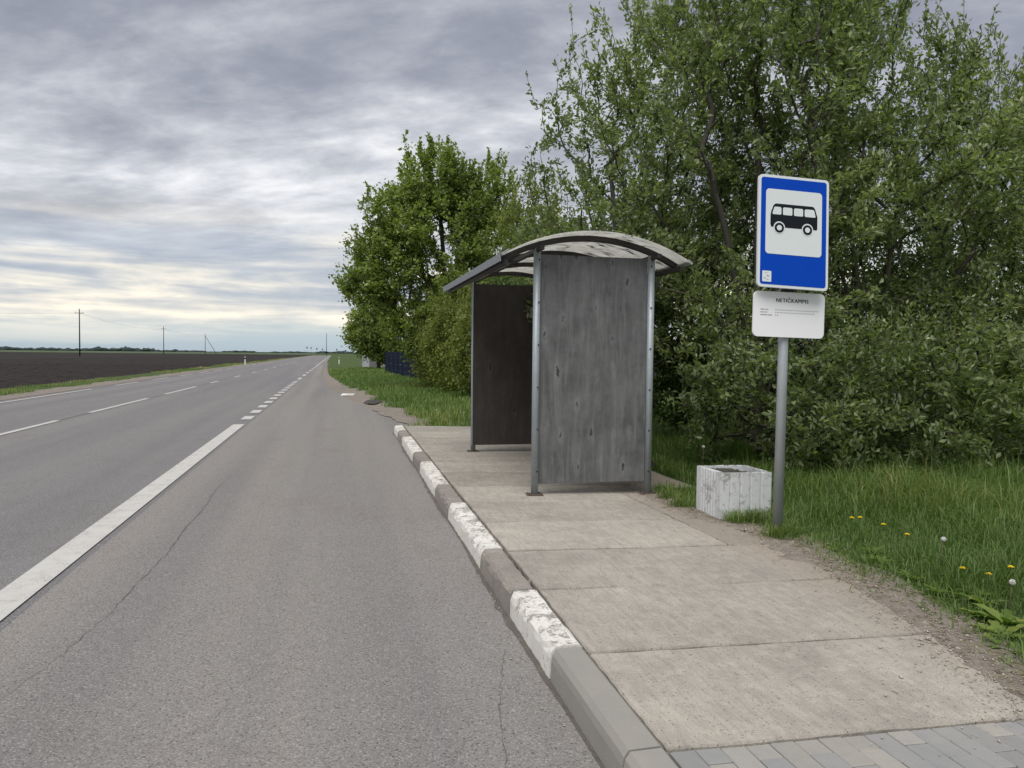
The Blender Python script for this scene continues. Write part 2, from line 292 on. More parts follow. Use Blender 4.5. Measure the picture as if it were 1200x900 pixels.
# ------------------------------------------------------------------ mesh helpers
def tag(o, label=None, cat=None, group=None, kind=None):
    for k, v in (('label', label), ('category', cat), ('group', group), ('kind', kind)):
        if v: o[k] = v
    return o
def link(name, me, m, parent=None, loc=None):
    o = bpy.data.objects.new(name, me); COL.objects.link(o)
    if m is not None and not me.materials: me.materials.append(MAT[m] if isinstance(m, str) else m)
    if parent is not None: o.parent = parent
    if loc is not None: o.location = loc
    return o
def thing(name, loc, label, cat, group=None, rz=0.0):
    o = bpy.data.objects.new(name, None); COL.objects.link(o); o.location = loc; o.rotation_euler = (0, 0, rz); o.empty_display_size = 0.2
    return tag(o, label, cat, group)
def fast_mesh(name, V, F, v=None, smooth=False):
    """V (n,3), F (m,k) arrays of equal-sized faces (or list of such arrays)"""
    Fs = F if isinstance(F, list) else [F]
    me = bpy.data.meshes.new(name); V = np.asarray(V, np.float32)
    me.vertices.add(len(V)); me.vertices.foreach_set('co', V.ravel())
    tot = np.concatenate([np.full(len(f), f.shape[1], np.int32) for f in Fs]); idx = np.concatenate([np.asarray(f, np.int32).ravel() for f in Fs])
    me.loops.add(len(idx)); me.loops.foreach_set('vertex_index', idx)
    me.polygons.add(len(tot)); st = np.zeros(len(tot), np.int32); st[1:] = np.cumsum(tot)[:-1]
    me.polygons.foreach_set('loop_start', st); me.polygons.foreach_set('loop_total', tot)
    if smooth: me.polygons.foreach_set('use_smooth', np.ones(len(tot), bool))
    me.update(calc_edges=True)
    if v is not None:
        a = me.attributes.new('v', 'FLOAT', 'POINT'); a.data.foreach_set('value', np.asarray(v, np.float32))
    return me
def py_mesh(name, V, F, smooth=False):
    me = bpy.data.meshes.new(name); me.from_pydata([tuple(p) for p in V], [], F); me.update()
    if smooth:
        for p in me.polygons: p.use_smooth = True
    return me
def box_mesh(name, sx, sy, sz, bevel=0.0, seg=1, rough=0.0, base0=True):
    bm = bmesh.new(); bmesh.ops.create_cube(bm, size=1.0)
    for v in bm.verts: v.co = Vector((v.co.x * sx, v.co.y * sy, (v.co.z + (0.5 if base0 else 0)) * sz))
    if bevel: bmesh.ops.bevel(bm, geom=list(bm.edges), offset=bevel, segments=seg, affect='EDGES', profile=0.6)
    if rough:
        for v in bm.verts: v.co += Vector((random.uniform(-1, 1), random.uniform(-1, 1), random.uniform(-1, 1))) * rough
    me = bpy.data.meshes.new(name); bm.to_mesh(me); bm.free(); return me
def box(name, lo, hi, m, parent=None, origin=(0, 0, 0), bevel=0.0, seg=1, rough=0.0):
    c = [(a + b) / 2 for a, b in zip(lo, hi)]
    me = box_mesh(name, hi[0] - lo[0], hi[1] - lo[1], hi[2] - lo[2], bevel, seg, rough)
    return link(name, me, m, parent, (c[0] - origin[0], c[1] - origin[1], lo[2] - origin[2]))
def tube_mesh(name, pts, rad, n=10, cap=True):
    V, F = [], []; pts = [Vector(p) for p in pts]
    rad = rad if isinstance(rad, (list, tuple)) else [rad] * len(pts)
    for i, p in enumerate(pts):
        t = (pts[min(i + 1, len(pts) - 1)] - pts[max(i - 1, 0)]).normalized()
        a = t.orthogonal().normalized() if i == 0 else (a - t * a.dot(t)).normalized()
        b = t.cross(a)
        for k in range(n):
            w = 2 * math.pi * k / n; V.append(p + (a * math.cos(w) + b * math.sin(w)) * rad[i])
    for i in range(len(pts) - 1):
        for k in range(n): F.append((i * n + k, i * n + (k + 1) % n, (i + 1) * n + (k + 1) % n, (i + 1) * n + k))
    if cap: F.append(tuple(range(n))[::-1]); F.append(tuple((len(pts) - 1) * n + k for k in range(n)))
    me = py_mesh(name, V, F, True)
    return me
def sheet(name, poly, z, m, parent=None):
    """flat polygon given as list of (x,y); z number or function"""
    V = [(x, y, z(x, y) if callable(z) else z) for x, y in poly]
    return link(name, py_mesh(name, V, [tuple(range(len(V)))]), m, parent)
def strip(name, left, right, zf, m, parent=None):
    V, F = [], []
    for (a, b) in zip(left, right): V += [(a[0], a[1], zf(*a)), (b[0], b[1], zf(*b))]
    for i in range(len(left) - 1): F.append((2 * i, 2 * i + 1, 2 * i + 3, 2 * i + 2))
    return link(name, py_mesh(name, V, F), m, parent)

rng = np.random.default_rng(11)
def vnoise(P, f, seed=0):
    """cheap smooth 3-D noise in [-1,1] from sines"""
    r = np.random.default_rng(seed); out = np.zeros(len(P))
    for k in range(6):
        d = r.normal(size=3); d /= np.linalg.norm(d); out += np.sin(P @ d * f * r.uniform(0.6, 1.7) + r.uniform(0, 6.28))
    return out / 3.0

# ------------------------------------------------------------------ ground levels
def kerb_x(y): return 1.015 + 0.0125 * (y - 3.5)            # road side of the kerb
def pav_z(x, y=0): return 0.155 - 0.022 * (x - 1.2)
EDGE = [(-6, 2.6), (0.0, 2.75), (2.0, 2.95), (2.88, 3.12), (3.68, 3.36), (4.65, 3.53), (5.85, 3.60), (6.45, 3.42), (7.0, 3.36), (7.85, 3.40), (15.15, 3.45)]
def edge_x(y):
    ys = [e[0] for e in EDGE]; return float(np.interp(y, ys, [e[1] for e in EDGE]))
BAYEND = [(15.3, 1.32), (17, 1.28), (19.1, 0.98), (25.5, 0.26), (32, -0.25), (40, -0.75), (55, -1.2), (90, -1.45), (470, -1.5)]
def bay_x(y): return float(np.interp(y, [b[0] for b in BAYEND], [b[1] for b in BAYEND]))
ROAD_L = -9.95
def gz(x, y):
    """height of the natural ground"""
    x = np.asarray(x, float); y = np.asarray(y, float)
    right = np.interp(x, [1.0, 3.3, 4.2, 6.5, 12, 40], [0.05, 0.072, 0.085, 0.06, 0.0, 0.0])
    bx = np.interp(y, [b[0] for b in BAYEND], [b[1] for b in BAYEND])
    farv = np.interp(x - bx, [-0.4, 0.0, 0.9, 2.5, 6.0, 14], [-0.05, -0.012, 0.03, 0.10, 0.09, 0.0])
    w = np.clip((y - 14.9) / 0.5, 0, 1)
    z = right * (1 - w) + farv * w
    edge = np.interp(y, [e_[0] for e_ in EDGE], [e_[1] for e_ in EDGE])
    under = (x < edge - 0.45) & (y < 15.2)
    z = np.where(under, -0.06, z)
    z = np.where((x < bx) & (y >= 15.0), -0.05, z)
    left = np.interp(x, [-40, -14, -12.3, -10.7, -9.9, -9.6], [-0.12, -0.12, 0.05, 0.03, -0.012, -0.05])
    z = np.where(x < -9.6, left, z)
    return np.where((x >= -9.6) & (x < bx) & (y > 15) | (x >= -9.6) & (x < 1.0), -0.05, z)

# ------------------------------------------------------------------ ground sheet
xs = np.unique(np.concatenate([np.linspace(-4000, -200, 12), np.linspace(-200, -20, 19), np.linspace(-20, -9, 34), np.linspace(-9, 0, 6), np.linspace(-2, 14, 90), np.linspace(14, 60, 20), np.linspace(60, 4000, 14)]))
ys = np.unique(np.concatenate([np.linspace(-60, 0, 10), np.linspace(0, 20, 90), np.linspace(20, 70, 60), np.linspace(70, 480, 60), np.linspace(480, 5000, 14)]))
XX, YY = np.meshgrid(xs, ys); P = np.stack([XX.ravel(), YY.ravel()], 1)
Z = gz(P[:, 0], P[:, 1]); Z = np.where((P[:, 0] < -12.6) & (P[:, 1] < 482), -0.22, Z)
PP = np.column_stack([P, Z]); Z = Z + 0.012 * vnoise(PP * [1, 1, 0], 2.2, 3) * (P[:, 0] > 3.6) * (np.abs(P[:, 0]) < 30)
bxg = np.interp(P[:, 1], [b[0] for b in BAYEND], [b[1] for b in BAYEND]); Z = np.where((P[:, 1] > 15.4) & (P[:, 1] < 60) & (P[:, 0] < bxg + 1.0) & (P[:, 0] > -9), Z - 0.06, Z)
nx, ny = len(xs), len(ys); ii = np.arange(nx * (ny - 1)).reshape(ny - 1, nx)[:, :-1].ravel()
F = np.stack([ii, ii + 1, ii + nx + 1, ii + nx], 1)
tag(link('ground', fast_mesh('ground', np.column_stack([P, Z]), F, smooth=True), 'ground'), kind='structure')

# ploughed field: real clods near, coarser far
fx = np.concatenate([-12.3 - np.arange(0, 40, 0.28), np.geomspace(-53, -2500, 46)])[::-1]
fy = np.concatenate([np.arange(-30, 22, 4.0), np.arange(22, 100, 0.3), np.geomspace(100.5, 480, 80)])
XX, YY = np.meshgrid(fx, fy); P = np.stack([XX.ravel(), YY.ravel(), 0 * XX.ravel()], 1)
rows = 0.035 * np.sin(P[:, 0] * 7.3 + 0.6 * np.sin(P[:, 1] * 0.2)) * (P[:, 0] > -60)
Z = -0.075 + rows + rng.normal(0, 0.035, len(P)) * (P[:, 0] > -60) + 0.05 * vnoise(P, 0.5, 5)
Z = np.where(P[:, 0] > -12.8, np.minimum(Z, -0.03), Z)
Z = np.where(P[:, 0] > -12.35, -0.12, Z)
nx, ny = len(fx), len(fy); ii = np.arange(nx * (ny - 1)).reshape(ny - 1, nx)[:, :-1].ravel()
P[:, 2] = Z
tag(link('ploughed_field', fast_mesh('ploughed_field', P, np.stack([ii, ii + 1, ii + nx + 1, ii + nx], 1)), 'field'), kind='structure')
# green crop beyond the plough
tag(sheet('green_field', [(-3500, 480), (-12.4, 480), (-14, 700), (-60, 2600), (-3500, 2600)], 0.10, 'farfield'), kind='structure')

# ------------------------------------------------------------------ road, bay and markings
yy = [-30, 0, 10, 20, 40, 80, 160, 300, 440, 470, 520, 700]
def crest(x, y): return 0.0 if y < 440 else -(y - 440) * 0.02
road = tag(strip('road', [(ROAD_L, y) for y in yy], [(-1.75, y) for y in yy], crest, 'road'), kind='structure')
by = list(np.linspace(-30, 15.2, 20)) + [15.3, 16, 17, 19.1, 22, 25.5, 28, 32, 36, 40, 47, 55, 70, 90, 160, 300, 440, 470]
rag = lambda y: 0.05 * math.sin(y * 3.1) + 0.04 * math.sin(y * 7.7 + 1)
bay = tag(strip('bus_bay', [(-1.80, y) for y in by], [((kerb_x(y) + 0.06) if y < 15.25 else bay_x(y) + 0.35 + (rag(y) if y > 15.5 else 0), y) for y in by], lambda x, y: crest(x, y) + 0.004, 'bay'), kind='structure')
def mark(name, x0, x1, y0, y1, z=0.009, parent=road):
    n = max(2, int((y1 - y0) / 6) + 1); ysn = np.linspace(y0, y1, n)
    return strip(name, [(x0, y) for y in ysn], [(x1, y) for y in ysn], lambda x, y: z + crest(x, y), 'paint', parent)
mark('edge_line', -9.56, -9.44, -30, 34)
y = 37.4
while y < 150: mark('edge_dash', -9.57, -9.45, y, y + 4.2); y += 7.4
mark('edge_line', -9.57, -9.45, 150, 455)
for a, b in [(-7, -0.6), (3.5, 9.8), (12.6, 18.8), (21.1, 27.3), (30.0, 36.4), (40.5, 43.2)]: mark('centre_dash', -6.02, -5.89, a, b)
y = 50.0
while y < 420: mark('centre_dash', -6.02, -5.89, y, y + 3.0); y += 10.5
mark('bay_line', -2.10, -1.865, -30, 17.40)
for k in range(13): mark('bay_dash', -2.10, -1.865, 18.65 + 2 * k, 19.65 + 2 * k)
y = 46.0
while y < 86: mark('bay_dash', -2.06, -1.87, y, y + 3.2); y += 7.0
mark('edge_line', -2.02, -1.88, 88, 452)
strip('seam', [(-5.965 + 0.01 * math.sin(y), y) for y in np.linspace(-5, 60, 60)], [(-5.945 + 0.01 * math.sin(y), y) for y in np.linspace(-5, 60, 60)], lambda x, y: 0.006, 'seam', road)
# meandering crack beside the solid line
cy = np.linspace(3.6, 10.2, 110); cxs = np.interp(cy, [3.6, 5.0, 7.2, 10.2], [-1.47, -1.28, -1.26, -1.30]) + 0.006 * rng.normal(size=110) + 0.012 * np.sin(cy * 3.3)
w = np.interp(cy, [3.6, 6, 8, 10.2], [0.001, 0.002, 0.0028, 0.0006]) * rng.uniform(0.4, 1.3, 110)
strip('crack', list(zip(cxs - w, cy)), list(zip(cxs + w, cy)), lambda x, y: 0.0085, 'crack', bay)
cy = np.linspace(2.6, 3.9, 40); cxs = np.interp(cy, [2.6, 3.2, 3.9], [0.62, 0.70, 0.88]) + 0.006 * rng.normal(size=40); w = 0.0012 * rng.uniform(0.3, 1.2, 40)
strip('crack', list(zip(cxs - w, cy)), list(zip(cxs + w, cy)), lambda x, y: 0.0085, 'crack', bay)
# dirt washed along the foot of the kerb
cy = np.linspace(-2, 15.2, 160); ww = 0.015 + 0.04 * (0.5 + 0.5 * np.sin(cy * 1.7)) * rng.uniform(0.4, 1.2, 160)
strip('gutter_dirt', [(kerb_x(a) - b, a) for a, b in zip(cy, ww)], [(kerb_x(a) + 0.03, a) for a in cy], lambda x, y: 0.0075, 'grime', bay)

# dirt shoulders
sy = np.concatenate([np.arange(15.3, 40, 0.35), np.arange(40, 130, 2.0)])
lf = [(bay_x(a) + 0.28 + rag(a) if a > 15.5 else bay_x(a) + 0.1, a) for a in sy]
wd = np.interp(sy, [15.3, 16.5, 19, 24, 30, 38, 46, 60, 130], [0.2, 0.45, 0.75, 0.9, 1.1, 1.05, 0.85, 0.6, 0.4])
rg = [(bay_x(a) + w_ + 0.12 * math.sin(a * 1.9) + 0.08 * math.sin(a * 5.1) + 0.25, a) for a, w_ in zip(sy, wd)]
tag(strip('dirt_shoulder', lf, rg, lambda x, y: float(gz(x, y)) + 0.018, 'shoulder'), kind='structure')
sy = np.concatenate([np.arange(20, 60, 0.5), np.arange(60, 440, 6.0)])
tag(strip('roadside_shoulder', [(-10.75 + 0.12 * math.sin(a * 0.9) + 0.1 * math.sin(a * 2.7), a) for a in sy], [(-9.9, a) for a in sy], lambda x, y: float(gz(x, y)) + 0.022, 'shoulder'), kind='structure')

# ------------------------------------------------------------------ pavement: bed, slabs, pavers, kerb
pave = tag(sheet('pavement', [(1.05, -2), (2.9, -2), (2.95, 2.5), (3.3, 4.5), (3.3, 15.1), (1.25, 15.1)], lambda x, y: pav_z(x) - 0.042, 'joint'), kind='structure')
SY = [2.51, 3.43, 4.43, 5.36, 6.31, 7.22, 8.15, 9.10, 10.05, 11.0, 12.0, 13.0, 14.05, 15.15]
def slab(x0a, x0b, x1a, x1b, y0, y1, dz=0.0, gap=0.014, n=18):
    """slab with slightly chipped, uneven rim"""
    top = []
    def edge(p, q):
        for k in range(n):
            t = k / n; top.append((p[0] + (q[0] - p[0]) * t + random.uniform(-1, 1) * 0.004, p[1] + (q[1] - p[1]) * t + random.uniform(-1, 1) * 0.006))
    A, B, C_, D = (x0a, y0 + gap), (x1a, y0 + gap), (x1b, y1 - gap), (x0b, y1 - gap)
    edge(A, B); edge(B, C_); edge(C_, D); edge(D, A)
    N_ = len(top); cx_ = sum(p[0] for p in top) / N_; cy_ = sum(p[1] for p in top) / N_; tx, ty = random.uniform(-.002, .002), random.uniform(-.003, .003)
    V = []
    for inset, dz_ in ((0.008, 0.0), (0.0, -0.010), (0.0, -0.06)):
        for (px, py) in top:
            dx, dy = px - cx_, py - cy_; L = math.hypot(dx, dy); px2, py2 = px - dx / L * inset, py - dy / L * inset
            V.append((px2, py2, pav_z(px2) + dz + dz_ + tx * dx + ty * dy))
    F = [tuple(range(N_))]
    for r_ in range(2):
        for k in range(N_): F.append((r_ * N_ + k, (r_ + 1) * N_ + k, (r_ + 1) * N_ + (k + 1) % N_, r_ * N_ + (k + 1) % N_))
    return link('paving_slab', py_mesh('paving_slab', V, F), 'slab', pave)
for k in range(len(SY) - 1):
    y0, y1 = SY[k], SY[k + 1]
    xin = lambda y: kerb_x(y) + 0.165 + (0.027 if y > 3.6 else 0.011)
    xr = (min(edge_x(y0) - 0.16, 3.38), min(edge_x(y1) - 0.16, 3.38)) if y1 < 8.5 else (3.38, 3.38)
    if 3 <= k <= 5:                                                     # a narrow filler strip completes these rows
        slab(xin(y0), xin(y1), 2.98, 2.98, y0, y1, random.uniform(-.003, .003)); slab(2.992, 2.992, *xr, y0, y1, random.uniform(-.004, .002))
    else: slab(xin(y0), xin(y1), *xr, y0, y1, random.uniform(-.003, .003))
slab(3.42, 3.42, 4.02, 4.02, 8.0, 9.6, -0.01); slab(3.42, 3.42, 4.02, 4.02, 9.62, 11.4, -0.015)

pav_me = [box_mesh('paver', 0.0965, 0.1965, 0.06, 0.004, 1), box_mesh('paver_half', 0.0965, 0.0965, 0.06, 0.004, 1)]
pav_var = {}
for kind in (0, 1):
    for c in ('paver_a', 'paver_b'):
        me = pav_me[kind].copy(); me.materials.append(MAT[c]); pav_var[kind, c] = me
for i in range(20):
    x = kerb_x(2.0) + 0.225 + 0.1 * i; j = 0; y = 2.50
    while y > 1.45:
        half = (j == 0 and i % 2 == 1); L = 0.1 if half else 0.2
        o = link('paver', pav_var[int(half), random.choice(['paver_a', 'paver_a', 'paver_b', 'paver_a', 'paver_b'])], None, pave)
        o.location = (x, y - L / 2 - 0.002, pav_z(x) - 0.062 + random.uniform(-.002, .002)); o.rotation_euler = (random.uniform(-.006, .006), random.uniform(-.006, .006) + 0.022, random.uniform(-.008, .008))
        y -= L; j += 1

kerb = thing('kerb', (1.0, 2.5, 0), 'row of concrete kerb stones, some whitewashed, along the bus bay', 'kerb')
KS = [(-0.45, 0.54, 'n'), (0.54, 1.53, 'n'), (1.53, 2.525, 'n'), (2.53, 3.50, 'n'), (3.51, 4.42, 'w'), (4.42, 5.42, 'g'), (5.42, 6.30, 'w'), (6.30, 7.17, 'w'), (7.17, 8.25, 'g'), (8.25, 9.15, 'w'), (9.15, 10.06, 'w'), (10.06, 11.1, 'g'),
      (11.1, 12.12, 'w'), (12.12, 13.15, 'w'), (13.15, 14.25, 'g'), (14.25, 15.2, 'w')]
for y0, y1, c in KS:
    n = 12; V, F = [], []; prof = [(0, -0.05), (0.006, 0.10), (0.012, 0.132), (0.030, 0.158), (0.15, 0.160), (0.165, 0.148), (0.165, -0.05)]
    dz = random.uniform(-.004, .004) if c != 'n' else 0; jit = 0.0045 if c != 'n' else 0.0008; dx = random.uniform(-.006, .006) if c != 'n' else 0
    for a in range(n + 1):
        yy_ = y0 + 0.004 + (y1 - y0 - 0.008) * a / n
        for q, (px, pz) in enumerate(prof):
            chip = random.uniform(0, 0.010) if (q in (2, 3) and c != 'n' and random.random() < 0.35) else 0
            V.append((kerb_x(yy_) + dx + px + random.uniform(-1, 1) * jit + chip, yy_, pz + dz + random.uniform(-1, 1) * jit * 0.6 - chip))
    m_ = len(prof)
    for a in range(n):
        for q in range(m_ - 1): F.append((a * m_ + q, a * m_ + q + 1, (a + 1) * m_ + q + 1, (a + 1) * m_ + q))
    F.append(tuple(range(m_))); F.append(tuple(n * m_ + q for q in range(m_))[::-1])
    V = [(v_[0] - 1.0, v_[1] - 2.5, v_[2]) for v_ in V]
    o = link('kerb_stone', py_mesh('kerb_stone', V, [f[::-1] for f in F]), {'n': 'kerb_new', 'w': 'kerb_white', 'g': 'kerb'}[c], kerb)
    o['label'] = {'n': 'clean new grey kerb stone', 'w': 'whitewashed worn kerb stone', 'g': 'weathered bare grey kerb stone'}[c]

# trodden dirt between slabs and grass
dy = np.arange(1.2, 8.6, 0.07); dl, dr = [], []
for a in dy:
    e0 = edge_x(a); w_in = float(np.interp(a, [1.2, 2.6, 3.6, 4.7, 5.6, 6.2, 7.0, 8.6], [0.03, 0.10, 0.18, 0.22, 0.36, 0.34, 0.12, 0.05]))
    dl.append((min(e0 - 0.20 - 0.05 * random.random(), e0 - w_in * (0.9 + 0.35 * math.sin(a * 4.1) + random.uniform(-.25, .25))), a)); dr.append((e0 + 0.22 + 0.05 * math.sin(a * 6), a))
def dz_dirt(x, y): 
    e0 = edge_x(y); t = min(1, max(0, (x - (e0 - 0.13)) / 0.45)); return (pav_z(x) + 0.003 + 0.014 * t) * (1 - t) + (float(gz(x, y)) + 0.016) * t
V, F = [], []; ncol = 8
for a, b in zip(dl, dr):
    for q in range(ncol + 1):
        x = a[0] + (b[0] - a[0]) * q / ncol; V.append((x, a[1], dz_dirt(x, a[1]) + ((random.uniform(-0.003, 0.007) + 0.002) * min(1.0, q / 3) if 0 < q < ncol else -0.006 if q == 0 else -0.02)))
for i in range(len(dl) - 1):
    for q in range(ncol): k = i * (ncol + 1) + q; F.append((k, k + 1, k + ncol + 2, k + ncol + 1))
tag(link('dirt_edge', py_mesh('dirt_edge', V, F, True), 'dirt'), kind='structure')

# ------------------------------------------------------------------ loose grit, dry litter
def scatter_stones(name, pts, size, m, label):
    o_v = np.array([(1, 0, 0), (-1, 0, 0), (0, 1, 0), (0, -1, 0), (0, 0, 1), (0, 0, -.5)], float); o_f = np.array([(0, 2, 4), (2, 1, 4), (1, 3, 4), (3, 0, 4), (2, 0, 5), (1, 2, 5), (3, 1, 5), (0, 3, 5)])
    n = len(pts); s = size * rng.lognormal(0, 0.45, (n, 1, 1)) * rng.uniform(0.6, 1.3, (n, 1, 3)) * [1, 1, .6]
    a = rng.uniform(0, 6.28, n); ca, sa = np.cos(a), np.sin(a); v = o_v[None] * s + rng.normal(0, size * .12, (n, 6, 3))
    x = v[..., 0] * ca[:, None] - v[..., 1] * sa[:, None]; y_ = v[..., 0] * sa[:, None] + v[..., 1] * ca[:, None]
    V = np.stack([x, y_, v[..., 2]], -1) + np.asarray(pts)[:, None, :]
    F = (o_f[None] + 6 * np.arange(n)[:, None, None]).reshape(-1, 3)
    return tag(link(name, fast_mesh(name, V.reshape(-1, 3), F), m), label, 'gravel', kind='stuff')
def edge_pts(n, spread, y0=2.2, y1=8.0, off=-0.12):
    y_ = rng.uniform(y0, y1, n); x = np.array([edge_x(a) for a in y_]) + off + rng.normal(0, spread, n)
    z = np.array([max(pav_z(a), 0) + 0.004 if a < edge_x(b) - 0.12 else dz_dirt(a, b) + 0.005 for a, b in zip(x, y_)]); return np.column_stack([x, y_, z])
kp = rng.uniform(2.6, 15, 700); kx = np.array([kerb_x(a) + 0.176 for a in kp]) + rng.normal(0, 0.008, 700)
kp2 = rng.uniform(2.6, 15, 420); kx2 = np.array([kerb_x(a) - 0.02 for a in kp2]) - np.abs(rng.normal(0, 0.07, 420))
ex = rng.uniform(1.35, 3.2, 260); ey = rng.uniform(2.6, 7.4, 260)
sh_y = rng.uniform(15.6, 40, 1500); sh_x = np.array([bay_x(a) for a in sh_y]) + 0.4 + np.abs(rng.normal(0, 0.5, 1500))
stones = np.concatenate([edge_pts(7000, 0.12, off=-0.16), edge_pts(1500, 0.32, off=-0.3), np.column_stack([kx, kp, [pav_z(1.2) - 0.006] * 700])[:140], np.column_stack([kx2, kp2, [0.008] * 420]), np.column_stack([ex, ey, [pav_z(a) + 0.001 for a in ex]]), np.column_stack([sh_x, sh_y, gz(sh_x, sh_y) + 0.02])])
scatter_stones('loose_grit', stones, 0.0034, 'pebble', 'loose grit and small pebbles along pavement edges and kerb')

def blades(base, h, wdt, lean, v, seg=2, dirs=None, droop=0.35):
    """grass blades: returns V,F,v"""
    n = len(base); a = rng.uniform(0, 6.28, n) if dirs is None else dirs
    d = np.stack([np.cos(a), np.sin(a), 0 * a], 1); s = np.stack([-np.sin(a), np.cos(a), 0 * a], 1)
    up_ = np.array([0, 0, 1.0])[None]
    h = h[:, None]; lean = lean[:, None]; wdt = wdt[:, None]
    m1 = base + up_ * h * 0.55 + d * h * lean * 0.35; tip = base + up_ * h * (1 - droop * np.clip(lean, 0, 1.5)) + d * h * lean
    V = np.stack([base - s * wdt / 2, base + s * wdt / 2, m1 - s * wdt * .42, m1 + s * wdt * .42, tip], 1).reshape(-1, 3)
    i = 5 * np.arange(n)[:, None]
    return V, np.concatenate([i + [0, 1, 3], i + [0, 3, 2], i + [2, 3, 4]]), np.repeat(v, 5)

# ------------------------------------------------------------------ bus shelter
X0, X1, Y0, Y1 = 2.005, 3.245, 7.56, 11.12
sh = thing('bus_shelter', (2.6, 9.3, 0.12), 'bus shelter with arched translucent roof and grey plywood walls on the pavement', 'bus shelter')
O = (2.6, 9.3, 0.12)
AX, APEX, HALF, RISE = 2.57, 2.795, 0.962, 0.255
RAD = (HALF ** 2 + RISE ** 2) / (2 * RISE)
def arc_z(x): return APEX - RAD + math.sqrt(RAD ** 2 - (x - AX) ** 2)
bolt_me = py_mesh('bolt', [(0.009 * math.cos(k * math.pi / 3), y_, 0.009 * math.sin(k * math.pi / 3)) for y_ in (0, -0.008) for k in range(6)], [tuple(range(6))[::-1], tuple(range(6, 12))] + [(k, (k + 1) % 6, 6 + (k + 1) % 6, 6 + k) for k in range(6)])
bolt_me.materials.append(MAT['bolt'])
def post(x, y, near):
    z0 = pav_z(x); top = arc_z(x) - 0.058
    me = tube_mesh('post', [(0, 0, 0), (0, 0, top - z0)], 0.037, 14)
    p = link('post', me, 'galv', sh, (x - O[0], y - O[1], z0 + 0.004 - O[2]))
    fp = link('base_plate', box_mesh('base_plate', 0.17, 0.13, 0.008, 0.002), 'rust', p, (0, 0, -0.002)); fp.rotation_euler = (0, 0.022, random.uniform(-.1, .1))
    for (ax_, ay_) in ((-.06, -.042), (.06, -.042), (-.06, .042), (.06, .042)):
        b = link('anchor_bolt', bolt_me, None, p, (ax_, ay_, 0.008)); b.rotation_euler = (-math.pi / 2, 0, 0)
    if near:
        zz = 0.24
        while zz < top - z0: b = link('bolt', bolt_me, None, p, (0.014 if x < 2.6 else -0.012, -0.0345, zz)); zz += 0.43
    return p
for x in (X0, X1):
    for y in (Y0, Y1): post(x, y, y == Y0)
post(X1, (Y0 * 2 + Y1) / 3, False); post(X1, (Y0 + 2 * Y1) / 3, False)
def panel(lo, hi, m, label):
    o = box('wall_panel', lo, hi, m, sh, O, 0.0015); o['label'] = label; return o
panel((X0 + 0.028, Y0 + 0.012, 0.246), (X1 - 0.036, Y0 + 0.030, 2.590), 'ply_out', 'weathered grey plywood end panel with knots and streaks')
pf = panel((X0 - 0.02, Y1 - 0.056, 0.238), (X1 + 0.01, Y1 - 0.038, 2.595), 'ply_in', 'dark brown plywood far end panel')
box('panel_edge_trim', (X0 - 0.03, Y1 - 0.062, 0.238), (X0 - 0.021, Y1 - 0.032, 2.595), 'galv', sh, O)
for k in range(3):
    a = Y0 + 0.05 + k * (Y1 - Y0 - 0.1) / 3; b = a + (Y1 - Y0 - 0.1) / 3 - 0.006
    panel((X1 + 0.040, a, 0.25), (X1 + 0.058, b, 2.46), 'ply_in', 'dark plywood back panel')
for z in (0.40, 1.35, 2.30): box('wall_rail', (X1 + 0.0585, Y0 + 0.02, z), (X1 + 0.085, Y1 - 0.02, z + 0.05), 'rib', sh, O)
nt_ = box('paper_notice', (2.83, Y1 - 0.0585, 2.12), (2.93, Y1 - 0.0565, 2.27), 'paper', sh, O)
# arched ribs (box section), rails, sheets
def arch_mesh(name, dx0, dx1, th, y0, y1, up_off=0.0, n=28):
    V, F = [], []
    for k in range(n + 1):
        x = AX - HALF + dx0 + (2 * HALF - dx0 + dx1) * k / n; xx = min(max(x, AX - RAD + .01), AX + RAD - .01)
        nz = math.sqrt(max(0, 1 - ((xx - AX) / RAD) ** 2)); nx_ = (xx - AX) / RAD; z = arc_z(xx)
        for off in (up_off, up_off - th):
            for y in (y0, y1): V.append((xx + nx_ * off - O[0], y - O[1], z + nz * off - O[2]))
    for k in range(n):
        a = 4 * k; b = a + 4
        F += [(a, b, b + 1, a + 1), (a + 2, a + 3, b + 3, b + 2), (a, a + 2, b + 2, b), (a + 1, b + 1, b + 3, a + 3)]
    F += [(0, 1, 3, 2), (4 * n, 4 * n + 2, 4 * n + 3, 4 * n + 1)]
    return py_mesh(name, V, F)
for y in (Y0, Y0 + (Y1 - Y0) / 3, Y0 + 2 * (Y1 - Y0) / 3, Y1 + 0.02):
    link('roof_rib', arch_mesh('roof_rib', 0.0, 0.0, 0.055, y - 0.028, y + 0.028), 'rib', sh)
RY0, RY1 = Y0 - 0.27, Y1 + 0.13
cuts = [RY0, Y0 + (Y1 - Y0) / 3, Y0 + 2 * (Y1 - Y0) / 3, RY1]
for a, b in zip(cuts[:-1], cuts[1:]):
    link('roof_sheet', arch_mesh('roof_sheet', -0.02, 0.05, 0.010, a + 0.003, b - 0.003, 0.013), 'poly', sh)
for x, dn in ((AX - HALF + 0.03, 0.06), (X0, 0.06), (X1, 0.06), (AX + HALF - 0.03, 0.06)):
    z = arc_z(x) - 0.056
    box('roof_rail', (x - 0.02, RY0 + 0.06, z - 0.045), (x + 0.02, RY1 - 0.06, z), 'rib', sh, O)
tx = (AX - HALF) ; th = math.asin((tx - AX) / RAD)
gme = box_mesh('gutter_strip', 0.10, RY1 - RY0 - 0.02, 0.014, 0.002)
